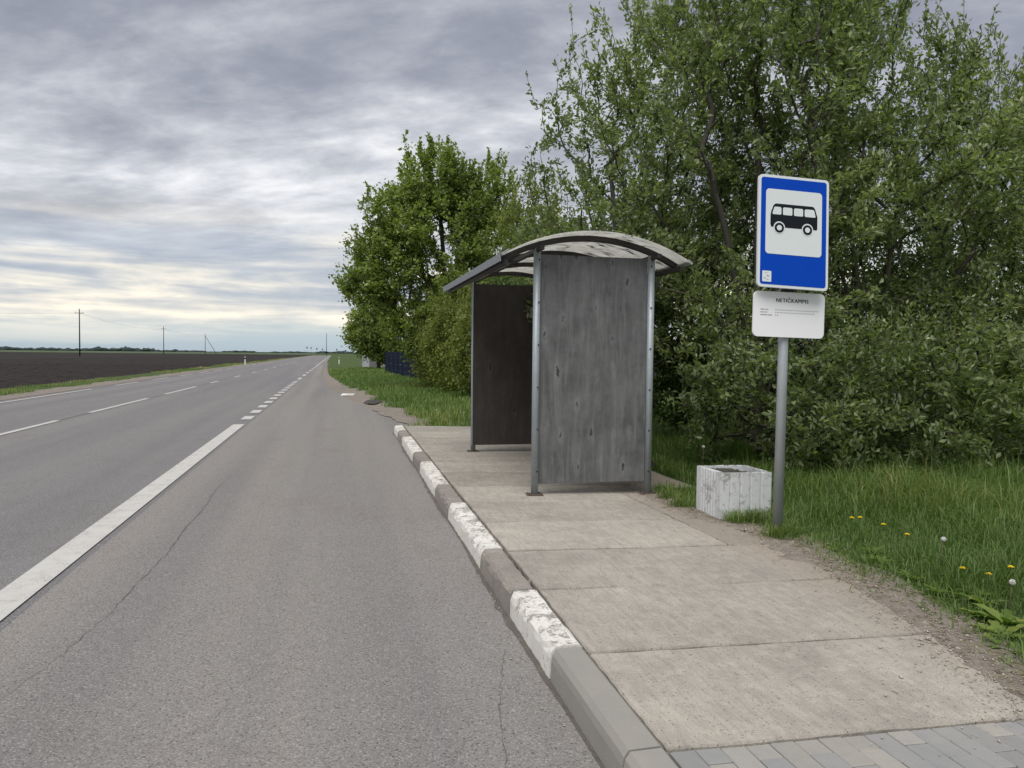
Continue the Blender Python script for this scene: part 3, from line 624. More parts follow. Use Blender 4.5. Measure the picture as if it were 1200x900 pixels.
go = link('gutter_strip', gme, 'gutter', sh, (tx + 0.012 - O[0], (RY0 + RY1) / 2 - O[1], arc_z(tx) + 0.022 - O[2])); go.rotation_euler = (0, th, 0)
go2 = link('gutter_lip', box_mesh('gutter_lip', 0.010, RY1 - RY0 - 0.02, 0.074, 0.002), 'gutter', sh, (tx - 0.036 - O[0], (RY0 + RY1) / 2 - O[1], arc_z(tx) - 0.066 - O[2])); go2.rotation_euler = (0, th * 0.3, 0)
tx = AX + HALF + 0.03; go3 = link('gutter_strip', box_mesh('gutter_strip', 0.05, RY1 - RY0 - 0.02, 0.012, 0.002), 'gutter', sh, (tx - O[0], (RY0 + RY1) / 2 - O[1], arc_z(tx) + 0.018 - O[2])); go3.rotation_euler = (0, math.asin((tx - AX) / RAD), 0)

# ------------------------------------------------------------------ bus stop sign
SX, SYY = 3.612, 5.69
sg = thing('bus_stop_sign', (SX, SYY, 0.09), 'blue and white bus stop sign with timetable plate on a leaning grey post', 'sign')
sg.rotation_euler = (0, R(0.35), 0)
link('post', tube_mesh('post', [(0, 0, -0.05), (0, 0, 2.86)], 0.041, 18), 'signpost', sg)
def rrect(w, h, r, n=7):
    pts = []
    for cx_, cz_, a0 in ((w / 2 - r, h / 2 - r, 0), (-w / 2 + r, h / 2 - r, 90), (-w / 2 + r, -h / 2 + r, 180), (w / 2 - r, -h / 2 + r, 270)):
        for k in range(n + 1): a = R(a0 + 90 * k / n); pts.append((cx_ + r * math.cos(a), cz_ + r * math.sin(a)))
    return pts
def plate(name, outline, th, m, parent, y=0.0, off=(0, 0)):
    """flat plate in the local XZ plane; front face looks to -Y"""
    n = len(outline); V = [(x + off[0], y - th, z + off[1]) for x, z in outline] + [(x + off[0], y, z + off[1]) for x, z in outline]
    F = [tuple(range(n)), tuple(range(n, 2 * n))[::-1]] + [(k, n + k, n + (k + 1) % n, (k + 1) % n) for k in range(n)]
    bm = bmesh.new(); me = py_mesh(name, V, F); bm.from_mesh(me); bmesh.ops.recalc_face_normals(bm, faces=bm.faces); bm.to_mesh(me); bm.free()
    return link(name, me, m, parent)
b0 = plate('sign_panel', rrect(0.615, 0.915, 0.035), 0.022, 'sign_edge', sg)
b0.location = (-0.010, -0.098, 2.486); b0.rotation_euler = (R(-5.5), R(2.2), R(-3.5))
plate('blue_field', rrect(0.572, 0.872, 0.022), 0.0015, 'blue', b0, -0.0222)
plate('white_field', rrect(0.49, 0.53, 0.03), 0.0015, 'sign_white', b0, -0.0238, (0.0, 0.078))
busb = [(-0.205, 0.0), (-0.205, 0.075), (-0.20, 0.10), (-0.180, 0.155), (-0.160, 0.170), (0.165, 0.170), (0.182, 0.155), (0.205, 0.085), (0.205, -0.012), (0.198, -0.022), (-0.198, -0.022)]
busb = [(x, z - 0.02) for x, z in busb]
bus = plate('bus_symbol', busb, 0.0012, 'black', b0, -0.0254, (0.0, 0.075))
for wx in ((-0.175, -0.112), (-0.098, -0.016), (-0.002, 0.078), (0.092, 0.176)):
    a, b = wx; sl0 = -0.014 if a < -0.17 else 0; sl1 = 0.012 if b > 0.17 else 0
    o = plate('bus_window', [(a + sl0 + 0.006, 0.083), (a + sl0, 0.09), (a + 0.0 , 0.137), (a + 0.008, 0.145), (b - 0.008, 0.145), (b, 0.137), (b + sl1, 0.09), (b + sl1 - 0.006, 0.083)], 0.0008, 'sign_white', bus, -0.0268, (0.0, 0.053))
def disc(r, n=28): return [(r * math.cos(2 * math.pi * k / n), r * math.sin(2 * math.pi * k / n)) for k in range(n)]
for wx in (-0.128, 0.118):
    plate('wheel_arch', disc(0.050), 0.0008, 'sign_white', bus, -0.0268, (wx, 0.030)); plate('wheel', disc(0.041), 0.0008, 'black', bus, -0.0277, (wx, 0.028)); plate('wheel_hub', disc(0.022), 0.0008, 'sign_white', bus, -0.0286, (wx, 0.028))
st = plate('sticker', rrect(0.078, 0.088, 0.006, 3), 0.0008, 'sign_white', b0, -0.0238, (-0.228, -0.372))
for k in range(7): plate('sticker_mark', [(a, b) for a, b in ((-.008, -.003), (.008, -.003), (.008, .003), (-.008, .003))], 0.0005, 'ink', b0, -0.0247, (-0.228 + random.uniform(-.022, .022), -0.372 + random.uniform(-.03, .03)))
b1 = plate('timetable_plate', rrect(0.648, 0.368, 0.042), 0.018, 'plate_white', sg)
b1.location = (0.005, -0.052, 1.828); b1.rotation_euler = (R(-1.0), R(0.9), R(0))
def text(name, body, size, x, z, m, parent, y, bold=0.0, align='CENTER'):
    cu = bpy.data.curves.new(name, 'FONT'); cu.body = body; cu.size = size; cu.align_x = align; cu.space_character = 1.12; cu.extrude = 0.0
    to = bpy.data.objects.new(name, cu); COL.objects.link(to); bpy.context.view_layer.update()
    me = bpy.data.meshes.new_from_object(to.evaluated_get(bpy.context.evaluated_depsgraph_get())); bpy.data.objects.remove(to); bpy.data.curves.remove(cu)
    me.materials.clear()
    if bold:                                   # heavier strokes: the outline repeated a hair to each side
        bm = bmesh.new()
        for k_, dx_ in enumerate((-bold, 0.0, bold)):
            c_ = me.copy(); c_.transform(Matrix.Translation((dx_, 0, 0.00012 * k_))); bm.from_mesh(c_); bpy.data.meshes.remove(c_)
        bm.to_mesh(me); bm.free()
    o = link(name, me, m, parent, (x, y, z)); o.rotation_euler = (math.pi / 2, 0, 0); return o
text('stop_name', 'NETIČKAMPIS', 0.044, 0.022, 0.100, 'black', b1, -0.0189, 0.0013)
def dashes(name, z, x0, ws, h=0.0095, gap=0.006):
    V, F = [], []; x = x0
    for w_ in ws:
        k = len(V); V += [(x, 0, z), (x + w_, 0, z), (x + w_, 0, z + h), (x, 0, z + h)]; F.append((k, k + 1, k + 2, k + 3)); x += w_ + gap
    return link(name, py_mesh(name, V, F), 'ink', b1, (0, -0.0186, 0))
for z, n_, lab in ((0.032, 11, .075), (0.010, 10, .065), (-0.012, 1, .115)):
    dashes('printed_row', z, -0.265, [lab * 0.55, lab * 0.35], 0.0085, 0.004); dashes('printed_row', z, -0.130, [0.008, 0.0125] * n_, 0.0085, 0.0080)
for z, par in ((2.70, sg), (2.25, sg), (1.83, sg)):
    box('clamp', (-0.075, -0.047, z), (0.075, 0.046, z + 0.035), 'back', sg, (0, 0, 0), 0.004)
box('bracket', (-0.055, -0.05, 2.005), (0.055, -0.02, 2.04), 'rib', sg, (0, 0, 0), 0.002)

# ------------------------------------------------------------------ hollow concrete bin
bl = thing('concrete_bin', (3.633, 6.475, 0.07), 'whitewashed hollow concrete bin with fluted sides between shelter and sign', 'bin', rz=R(-2))
def ribbed_wall(L, H, T, ngroove, gw=0.014, gd=0.010):
    """outline in plan with grooves on the outer face, extruded; returns V,F (x along, y outward thickness)"""
    pts = [(-L / 2, 0)]
    for k in range(ngroove):
        c = -L / 2 + L * (k + 1) / (ngroove + 1); pts += [(c - gw, 0), (c - gw * .45, gd), (c + gw * .45, gd), (c + gw, 0)]
    pts += [(L / 2, 0), (L / 2, T), (-L / 2, T)]
    n = len(pts); V = [(x, y, 0) for x, y in pts] + [(x + random.uniform(-.003, .003), y + random.uniform(-.002, .002), H + random.uniform(-.004, .004)) for x, y in pts]
    F = [tuple(range(n))[::-1], tuple(range(n, 2 * n))] + [(k, (k + 1) % n, n + (k + 1) % n, n + k) for k in range(n)]
    return V, F
W_, D_, T_, Hh = 0.50, 0.49, 0.055, 0.455
for (px, py, rz, L, ng) in ((0, -D_ / 2, 0, W_, 4), (0, D_ / 2, math.pi, W_, 4), (-W_ / 2, 0, -math.pi / 2, D_ - 2 * T_, 6), (W_ / 2, 0, math.pi / 2, D_ - 2 * T_, 4)):
    V, F = ribbed_wall(L, Hh, T_, ng); o = link('bin_wall', py_mesh('bin_wall', V, F), 'block', bl, (px, py, 0)); o.rotation_euler = (0, 0, rz)
V, F = [], []; m_ = 14
for a in range(m_ + 1):
    for b in range(m_ + 1):
        u, v_ = a / m_, b / m_; V.append((-0.192 + 0.384 * u, -0.187 + 0.374 * v_, 0.405 + 0.02 * math.sin(3 * u + 1) + random.uniform(0, 0.028)))
for a in range(m_):
    for b in range(m_): k = a * (m_ + 1) + b; F.append((k, k + m_ + 1, k + m_ + 2, k + 1))
link('soil_fill', py_mesh('soil_fill', V, F), 'mossy', bl)
link('lifting_loop', tube_mesh('lifting_loop', [(0.02, 0.215, 0.44), (0.02, 0.215, 0.49), (0.035, 0.215, 0.505), (0.055, 0.215, 0.49), (0.055, 0.215, 0.44)], 0.005, 6), 'rust', bl)

# ------------------------------------------------------------------ trees
def grow(base, stems, tips, step=0.22, bf=0.35, tip_r=0.0035, pw=2.25):
    """balanced-path tree: each tip joins the cheapest existing node by a curved twig"""
    N = 6 + sum(len(s) for s in stems) + int(len(tips) * 30); P = np.zeros((N, 3)); par = np.full(N, -1, int); pl = np.zeros(N); isT = np.zeros(N, bool); n = 1
    P[0] = base
    for s in stems:
        prev = 0
        for q in s:
            P[n] = q; par[n] = prev; pl[n] = pl[prev] + np.linalg.norm(P[n] - P[prev]); prev = n; n += 1
    order = np.argsort(np.linalg.norm((tips - base) * [1, 1, 0.8], axis=1) + rng.normal(0, 0.3, len(tips)))
    ends = []
    for t in tips[order]:
        d = P[:n] - t; dist = np.sqrt((d * d).sum(1)); cost = dist + bf * pl[:n] + 0.7 * np.maximum(0, d[:, 2])
        k = int(np.argmin(cost)); L = dist[k]
        if L < 0.05: continue
        m = max(2, int(L / step)); m = min(m, 28)
        pd = P[k] - P[par[k]] if par[k] >= 0 else np.array([0, 0, 1.0]); pd = pd / (np.linalg.norm(pd) + 1e-9)
        ctrl = P[k] + pd * L * 0.35 + np.array([0, 0, 0.10 * L]); prev = k
        for j in range(1, m + 1):
            if n >= N: break
            u = j / m; q = (1 - u) ** 2 * P[k] + 2 * u * (1 - u) * ctrl + u * u * t + (rng.normal(0, 0.02, 3) if j < m else 0)
            P[n] = q; par[n] = prev; pl[n] = pl[prev] + np.linalg.norm(P[n] - P[prev]); prev = n; n += 1
        ends.append(prev)
    P, par = P[:n], par[:n]; acc = np.zeros(n); kids = np.bincount(par[1:], minlength=n)
    acc[kids == 0] = tip_r ** pw
    for i in range(n - 1, 0, -1): acc[par[i]] += acc[i]
    return P, par, acc ** (1 / pw), np.array(ends)
def branch_mesh(name, P, par, rad, base, rmin=0.0):
    i = np.arange(1, len(P)); i = i[rad[1:] > rmin]; a, b = P[par[i]], P[i]; ra, rb = np.minimum(rad[par[i]], rad[i] * 1.35), rad[i]
    t = b - a; t /= np.linalg.norm(t, axis=1, keepdims=True) + 1e-9
    ref = np.where(np.abs(t[:, 2:3]) > 0.9, [[1.0, 0, 0]], [[0, 0, 1.0]]); u = np.cross(t, ref); u /= np.linalg.norm(u, axis=1, keepdims=True); w_ = np.cross(t, u)
    Vs, Fs, off = [], [], 0
    for n, sel in ((7, rb > 0.03), (4, (rb <= 0.03) & (rb > 0.008)), (3, rb <= 0.008)):
        if not sel.any(): continue
        m = sel.sum(); ang = 2 * np.pi * np.arange(n) / n
        ring = u[sel][:, None] * np.cos(ang)[None, :, None] + w_[sel][:, None] * np.sin(ang)[None, :, None]
        ext = t[sel] * rb[sel][:, None] * 0.4
        V = np.concatenate([(a[sel] - ext)[:, None] + ring * ra[sel][:, None, None], (b[sel] + ext)[:, None] + ring * rb[sel][:, None, None]], 1)
        k = np.arange(n); f = np.stack([k, (k + 1) % n, n + (k + 1) % n, n + k], 1)
        Fs.append((f[None] + off + (2 * n) * np.arange(m)[:, None, None]).reshape(-1, 4)); Vs.append(V.reshape(-1, 3)); off += m * 2 * n
    return fast_mesh(name, np.concatenate(Vs) - base, np.concatenate(Fs), smooth=True)
def leaf_mesh(name, p, d, L, W, v, base, upbias=0.6, fold=0.18):
    n = len(p); d = d / (np.linalg.norm(d, axis=1, keepdims=True) + 1e-9)
    nr = rng.normal(size=(n, 3)); nr[:, 2] += upbias * 2; nr -= d * (nr * d).sum(1, keepdims=True); nr /= np.linalg.norm(nr, axis=1, keepdims=True) + 1e-9
    s = np.cross(d, nr); L = L[:, None]; W = W[:, None]
    mid = p + d * L * 0.52
    V = np.stack([p, mid + s * W / 2 + nr * W * fold, p + d * L - nr * L * 0.10, mid - s * W / 2 + nr * W * fold], 1).reshape(-1, 3) - base
    i = 4 * np.arange(n)[:, None]
    return fast_mesh(name, V, np.concatenate([i + [0, 1, 2], i + [0, 2, 3]]), np.repeat(v, 4))
def sample_env(ells, n, seed, clump=0.35, cf=1.1, inner=0.55, zmin=0.3):
    r = np.random.default_rng(seed); out = []; vol = np.array([e[3] * e[4] * e[5] for e in ells]) ** 0.8; vol /= vol.sum()
    while sum(map(len, out)) < n:
        k = r.choice(len(ells), size=n, p=vol); E_ = np.array(ells)[k]
        u = r.normal(size=(n, 3)); u /= np.linalg.norm(u, axis=1, keepdims=True); rr = (inner ** 3 + (1 - inner ** 3) * r.random(n)) ** (1 / 3)
        bump_ = 1 + 0.13 * vnoise(u * 3.0, 1.6, seed + 1)
        q = E_[:, :3] + u * E_[:, 3:6] * (rr * bump_)[:, None]
        keep = (vnoise(q, cf, seed + 2) > -clump * 1.6 + r.random(n) * 0.5 - 0.4) & (q[:, 2] > zmin)
        out.append(q[keep])
    return np.concatenate(out)[:n]
def tree(name, base, ells, ntips, lpt, leaf, label, group, mats, stems, seed, bf=0.35, twig=0.34, clump=0.4, cf=1.1, inner=0.5, shoots=0.0, upb=0.5, zmin=0.35, rmin=0.0, tip_r=0.0035, spread=0.8, side=0.10):
    global rng; rng = np.random.default_rng(seed)
    base = np.array(base, float); tips = sample_env(ells, ntips, seed, clump, cf, inner, zmin)
    P, par, rad, ends = grow(base, [np.array(s, float) for s in stems], tips, bf=bf, tip_r=tip_r)
    t = thing(name, tuple(base), label, 'tree' if 'tree' in name else 'shrub', group)
    # leaf sites: along the last stretch of every twig
    site, sdirs = [], []
    E_ = ends; cen = np.mean([e[:3] for e in ells], 0)
    tipdir = P[E_] - P[par[par[E_]]]; tipdir /= np.linalg.norm(tipdir, axis=1, keepdims=True) + 1e-9
    nsh = int(len(E_) * shoots); shoot_p = []
    n = len(E_); k = rng.poisson(lpt, n); idx = np.repeat(np.arange(n), k); m = len(idx)
    u = rng.random(m) ** 0.8
    pa = P[E_][idx]; gp = par[par[E_]]; gp = np.where(gp < 0, 0, gp); pb = P[gp][idx]
    seglen = np.linalg.norm(pa - pb, axis=1, keepdims=True) + 1e-9; back = (pb - pa) / seglen
    p = pa + back * (u[:, None] * twig * rng.uniform(0.6, 1.4, (n, 1))[idx])
    p += rng.normal(0, side, (m, 3)) * (0.35 + 0.65 * rng.random((m, 1)))
    d = -back * 0.8 + rng.normal(0, spread, (m, 3)) + np.array([0, 0, 0.15])
    if nsh:
        out = np.linalg.norm((tips.mean(0) - P[E_]) * [1, 1, .8], axis=1) + 0.9 * (P[E_][:, 2] - tips.mean(0)[2]); sel = E_[np.argsort(-out)[:nsh * 2]]; sel = rng.choice(sel, nsh, replace=False)
        bp, bd, bpar = [], [], []; newP, newpar = [P], [par]; cnt = len(P); rr = [rad]
        for s_ in sel:
            dirn = (P[s_] - tips.mean(0)); dirn = dirn / np.linalg.norm(dirn) * 0.7 + np.array([0, 0, 0.9]) + rng.normal(0, .2, 3); dirn /= np.linalg.norm(dirn)
            Ls = rng.uniform(0.25, 0.75); prev = s_; q = P[s_].copy(); nseg = 5; pts = []
            for j in range(nseg):
                dirn = dirn + rng.normal(0, .09, 3); dirn /= np.linalg.norm(dirn); q = q + dirn * Ls / nseg; pts.append(q.copy())
                newP.append(q[None]); newpar.append(np.array([prev])); rr.append(np.array([tip_r * (1 - 0.12 * j)])); prev = cnt; cnt += 1
                for _ in range(rng.poisson(4.0)):
                    bp.append(q - dirn * Ls / nseg * rng.random() + rng.normal(0, .018, 3)); bd.append(dirn * 0.9 + rng.normal(0, .55, 3))
        P = np.concatenate(newP); par = np.concatenate(newpar); rad = np.concatenate(rr)
        p = np.concatenate([p, np.array(bp)]); d = np.concatenate([d, np.array(bd)])
    m = len(p); L = leaf[0] * rng.uniform(0.6, 1.25, m); W = leaf[1] * L / leaf[0] * rng.uniform(0.8, 1.2, m)
    hue = np.clip(0.42 + 0.22 * vnoise(p, 1.3, seed + 9) + rng.normal(0, 0.20, m), 0, 1)
    link('trunk', branch_mesh('trunk', P, par, rad, base, rmin), mats[1], t)
    link('crown', leaf_mesh('crown', p, d, L, W, hue, base, upb), mats[0], t)
    return t
def fan(base, targets, h0, n=6):
    """stems rising from one stool towards several points"""
    out = []; base = np.array(base, float)
    for tg in targets:
        tg = np.array(tg, float); c = base + (tg - base) * [0.25, 0.25, 0.6]; out.append([(1 - u) ** 2 * base + 2 * u * (1 - u) * c + u * u * tg + np.random.default_rng(int(abs(tg[0]) * 100)).normal(0, .04, 3) for u in np.linspace(1 / n, 1, n)])
    return out
WG = 'multi stemmed willows behind the shelter and sign'
WL = (0.092, 0.042)
W = [
 ((4.75, 12.0, 0.0), [(4.85, 12.1, 4.1, 1.95, 2.0, 3.3), (4.2, 11.6, 2.6, 1.6, 1.6, 2.0), (5.6, 12.4, 5.0, 1.6, 1.6, 2.7)], 1450, 'sparse tall willow rising directly behind the bus shelter roof', 21),
 ((6.05, 10.2, 0.0), [(6.1, 10.4, 4.4, 1.9, 1.9, 3.7), (6.2, 9.0, 1.25, 1.9, 1.5, 1.35), (5.8, 8.5, 0.75, 1.3, 1.1, 0.85), (7.1, 10.9, 5.8, 1.7, 1.6, 2.9)], 2250, 'tall willow with dark stems standing behind the concrete bin', 22),
 ((8.2, 10.4, 0.0), [(8.3, 10.5, 4.1, 2.0, 2.0, 3.7), (7.5, 8.7, 1.3, 2.0, 1.5, 1.45), (7.1, 8.3, 0.8, 1.6, 1.05, 0.92)], 2200, 'broad tall willow right behind the blue bus stop sign', 23),
 ((10.7, 10.6, 0.0), [(10.6, 10.8, 3.3, 2.2, 2.0, 3.1), (9.5, 9.2, 1.35, 1.9, 1.5, 1.5), (9.2, 8.7, 0.8, 1.5, 1.0, 0.92), (12.4, 11.2, 2.8, 1.5, 1.6, 2.6)], 2100, 'lower willow spreading at the right edge of the photograph', 24),
]
for base, ells, nt, lab, sd in W:
    e0 = ells[0]; st_ = []
    r_ = np.random.default_rng(sd)
    for k in range(7):
        a = 2 * math.pi * k / 7 + r_.uniform(-.4, .4); q = r_.uniform(0.3, 0.75)
        st_.append((base[0] + (e0[0] - base[0]) + math.cos(a) * e0[3] * q, base[1] + (e0[1] - base[1]) + math.sin(a) * e0[4] * q, base[2] + e0[2] * r_.uniform(0.75, 1.15)))
    tree('willow_tree', base, ells, nt, 25, WL, lab, WG, ('willow', 'bark'), fan(base, st_, 0.5), sd, shoots=0.08, clump=0.20, cf=2.2, side=0.062, spread=0.62, tip_r=0.0052, zmin=0.08)

# undergrowth closing the view under and behind the willows
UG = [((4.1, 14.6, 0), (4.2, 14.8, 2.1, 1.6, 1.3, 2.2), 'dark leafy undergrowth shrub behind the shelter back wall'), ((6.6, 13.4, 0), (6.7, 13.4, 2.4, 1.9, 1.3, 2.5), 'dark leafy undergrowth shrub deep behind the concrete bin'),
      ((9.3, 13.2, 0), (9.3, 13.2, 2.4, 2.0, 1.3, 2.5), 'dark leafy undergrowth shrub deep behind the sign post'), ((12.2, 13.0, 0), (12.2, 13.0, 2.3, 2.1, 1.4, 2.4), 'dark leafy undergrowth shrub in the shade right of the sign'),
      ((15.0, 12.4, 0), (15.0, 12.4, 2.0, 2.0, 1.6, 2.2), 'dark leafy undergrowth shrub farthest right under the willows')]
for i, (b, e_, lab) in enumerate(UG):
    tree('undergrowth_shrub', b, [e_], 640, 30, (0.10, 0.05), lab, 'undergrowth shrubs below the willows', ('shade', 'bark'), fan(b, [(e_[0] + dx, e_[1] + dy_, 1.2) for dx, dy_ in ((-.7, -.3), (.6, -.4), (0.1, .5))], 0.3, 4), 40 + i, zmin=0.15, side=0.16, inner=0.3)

# young bushes between shelter and big tree, then the big tree and the far one
HB = [((4.75, 24.6, 0.05), [(4.8, 24.6, 1.7, 1.2, 1.2, 1.75)], 'yellowish green bush nearest the far end of the shelter'), ((4.5, 28.0, 0.05), [(4.5, 28.0, 1.9, 1.35, 1.5, 2.0)], 'olive green bush second along the verge beyond the shelter'),
      ((4.55, 32.0, 0.05), [(4.55, 32.0, 1.7, 1.45, 1.5, 1.75)], 'olive green bush standing under the big tree beside the fence'), ((6.0, 21.0, 0.05), [(6.1, 21.0, 2.4, 1.6, 1.6, 2.5), (5.8, 20.6, 3.6, 1.2, 1.3, 1.9)], 'tall pale green bush seen above the far shelter wall'),
      ((7.1, 25.5, 0.05), [(7.2, 25.5, 3.2, 2.0, 1.8, 3.3)], 'tall pale green bush behind the shelter roof'), ((7.0, 17.4, 0.05), [(7.0, 17.4, 2.4, 1.9, 1.7, 2.5)], 'leafy bush filling the gap behind the first willow'), ((6.3, 24.4, 0.05), [(6.2, 24.4, 4.2, 1.5, 1.6, 3.2), (5.6, 24.2, 2.6, 1.2, 1.3, 2.2)], 'tallest pale bush between the big tree and the willows')]
for i, (b, el, lab) in enumerate(HB):
    e_ = el[0]
    tree('verge_bush', b, el, 620, 24, (0.115, 0.062), lab, 'bushes on the verge beyond the shelter', ('hedge', 'bark'), fan(b, [(e_[0] + dx, e_[1] + dy_, e_[2]) for dx, dy_ in ((-.6, -.4), (.6, -.3), (0.1, .5), (0, -.7))], 0.3, 5), 60 + i, zmin=0.12, side=0.17, inner=0.35, shoots=0.03, tip_r=0.005)
B = (4.9, 33.5, 0.05)
mst = [[(4.9, 33.5, 0.8), (4.88, 33.5, 1.6), (4.85, 33.5, 2.4), (4.8, 33.5, 3.4), (4.75, 33.5, 4.4), (4.7, 33.5, 5.4), (4.6, 33.5, 6.5), (4.5, 33.5, 7.6)]]
tree('big_tree', B, [(4.6, 33.5, 6.2, 3.0, 2.6, 3.4), (1.9, 33.3, 5.3, 1.7, 1.8, 1.7), (1.5, 33.0, 4.4, 1.3, 1.4, 1.0), (2.6, 33.1, 7.2, 1.6, 1.6, 1.7), (4.5, 33.4, 9.1, 1.7, 1.5, 1.8), (6.2, 33.5, 8.5, 1.5, 1.5, 1.7), (6.9, 33.6, 6.4, 1.6, 1.8, 1.9), (4.6, 33.0, 2.9, 2.7, 2.0, 2.0)], 2500, 26, (0.155, 0.115),
     'big bright green broadleaf tree left of the shelter roof', None, ('maple', 'bark2'), mst, 81, bf=0.28, clump=0.42, cf=2.0, inner=0.4, side=0.15, twig=0.5, tip_r=0.008, zmin=1.0, shoots=0.05, upb=0.9)
B = (3.9, 69, 0.0)
tree('far_tree', B, [(3.9, 69, 3.9, 2.6, 2.5, 2.9), (2.6, 68.5, 3.4, 1.8, 1.8, 2.2), (5.2, 69, 3.2, 2.0, 2, 2.6)], 750, 26, (0.24, 0.18), 'smaller round tree farther along the road behind the blue fence', None, ('maple', 'bark2'),
     [[(3.9, 69, 0.8), (3.9, 69, 1.6), (3.9, 69, 2.6), (3.9, 69, 3.6)]], 91, bf=0.3, inner=0.4, side=0.30, twig=0.5, tip_r=0.012, zmin=0.5)

# ------------------------------------------------------------------ grass
rng = np.random.default_rng(5)
def grass_patch(name, label, x, y, h, w, v, zoff=0.0, lean=(0.1, 0.9)):
    z = gz(x, y) + zoff; base = np.column_stack([x, y, z])
    V, F, vv = blades(base, h, w, rng.uniform(*lean, len(x)), v)
    return tag(link(name, fast_mesh(name, V, F, vv), 'grass'), label, 'grass', kind='stuff')
def pick(n, x0, x1, y0, y1, ok):
    x, y = rng.uniform(x0, x1, n), rng.uniform(y0, y1, n); k = ok(x, y); return x[k], y[k]
ex_ = lambda y: np.interp(y, [e_[0] for e_ in EDGE], [e_[1] for e_ in EDGE])
x, y = pick(190000, 3.0, 13.5, 2.2, 12.5, lambda x, y: (x > ex_(y) - 0.13 + 0.10 * rng.random(len(x)) + 0.09 * np.sin(y * 5) * np.sin(y * 1.7)) & (rng.random(len(x)) < np.clip((x - ex_(y) + 0.10) * 5.0, 0.12, 1)) & ~((np.abs(x - 3.633) < 0.27) & (np.abs(y - 6.475) < 0.27)) & ~((x < 4.05) & (y > 7.9) & (y < 11.5)) & (x < 3.6 + 1.15 * y))
pp = np.column_stack([x, y, 0 * x]); cl_ = vnoise(pp, 3.2, 8) + 0.5 * vnoise(pp, 9, 9); dd = x - ex_(y)
h = np.clip(0.05 + 0.11 * np.clip((dd + 0.12) / 0.6, 0, 1) + 0.075 * cl_ * np.clip((dd + 0.1) / 0.3, 0.2, 1) + 0.10 * np.clip((dd - 0.8) / 2, 0, 1), 0.025, 0.5) * rng.uniform(0.4, 1.5, len(x)) * np.where(rng.random(len(x)) < 0.04, 1.6, 1)
v = np.clip(0.36 + 0.36 * np.exp(-np.maximum(dd, 0) / 0.6) + 0.20 * vnoise(pp, 1.5, 10) + 0.12 * cl_ + rng.normal(0, 0.17, len(x)), 0, 1)  # paler, yellower blades at the edge; shade further in is put into the colour
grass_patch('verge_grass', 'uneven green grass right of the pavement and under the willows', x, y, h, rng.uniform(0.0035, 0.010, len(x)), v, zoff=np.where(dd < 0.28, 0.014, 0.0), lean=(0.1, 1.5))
x, y = pick(150000, -1.5, 9.5, 15.2, 75, lambda x, y: (x > np.interp(y, [15.2, 16.5, 19, 24, 30, 38, 46, 60, 75], [1.30, 1.7, 1.85, 1.3, 1.2, 0.55, 0.25, -0.2, -0.4]) + 0.2 * rng.random(len(x)) ** 2 + 0.15 * np.sin(y * 1.9)) & (rng.random(len(x)) < np.clip(22 / y, 0.2, 1)))
pp = np.column_stack([x, y, 0 * x]); h = np.clip(0.16 + 0.05 * vnoise(pp, 1.1, 18) + 0.04 * vnoise(pp, 4, 19), 0.06, 0.4) * rng.uniform(0.5, 1.4, len(x))
v = np.clip(0.56 + 0.22 * vnoise(pp, 0.8, 20) + rng.normal(0, 0.15, len(x)), 0, 1)
grass_patch('roadside_grass', 'bright green grass verge beyond the far end of the pavement', x, y, h, rng.uniform(0.009, 0.018, len(x)) * np.clip(y / 24, 1, 3), v)
x, y = pick(42000, -12.6, -10.2, 20, 200, lambda x, y: (x < -10.75 + 0.2 * np.sin(y * .9) + 0.25 * rng.random(len(x))) & (vnoise(np.column_stack([x, y, 0 * x]), 0.5, 31) > -0.45 + 0.5 * rng.random(len(x))) & (rng.random(len(x)) < np.clip(34 / y, 0.15, 1)))
pp = np.column_stack([x, y, 0 * x]); h = np.clip(0.06 + 0.06 * vnoise(pp, 1.0, 28), 0.02, 0.22) * rng.uniform(0.5, 1.4, len(x))
v = np.clip(0.74 + 0.30 * vnoise(pp, 0.6, 30) + rng.normal(0, 0.2, len(x)), 0, 1)
grass_patch('fieldside_grass', 'narrow strip of rough grass between road and ploughed field', x, y, h, rng.uniform(0.012, 0.022, len(x)) * np.clip(y / 35, 1, 4), v)
tc = np.array([(3.70, 5.74), (3.66, 5.60), (3.74, 5.90), (3.80, 6.05), (3.92, 6.12), (3.60, 6.14), (3.97, 6.30), (3.70, 6.17), (3.30, 6.85), (3.36, 7.3), (3.44, 7.6), (3.5, 5.55), (3.46, 6.13)])
k = rng.integers(0, len(tc), 2600); x = tc[k, 0] + rng.normal(0, 0.045, 2600); y = tc[k, 1] + rng.normal(0, 0.05, 2600); ok = ~((np.abs(x - 3.633) < 0.262) & (np.abs(y - 6.475) < 0.258)); x, y = x[ok], y[ok]
grass_patch('tuft_grass', 'grass tufts at the foot of the sign post and concrete bin', x, y, rng.uniform(0.05, 0.22, len(x)), rng.uniform(0.004, 0.008, len(x)), np.clip(rng.normal(0.6, 0.18, len(x)), 0, 1), lean=(0.1, 1.2))
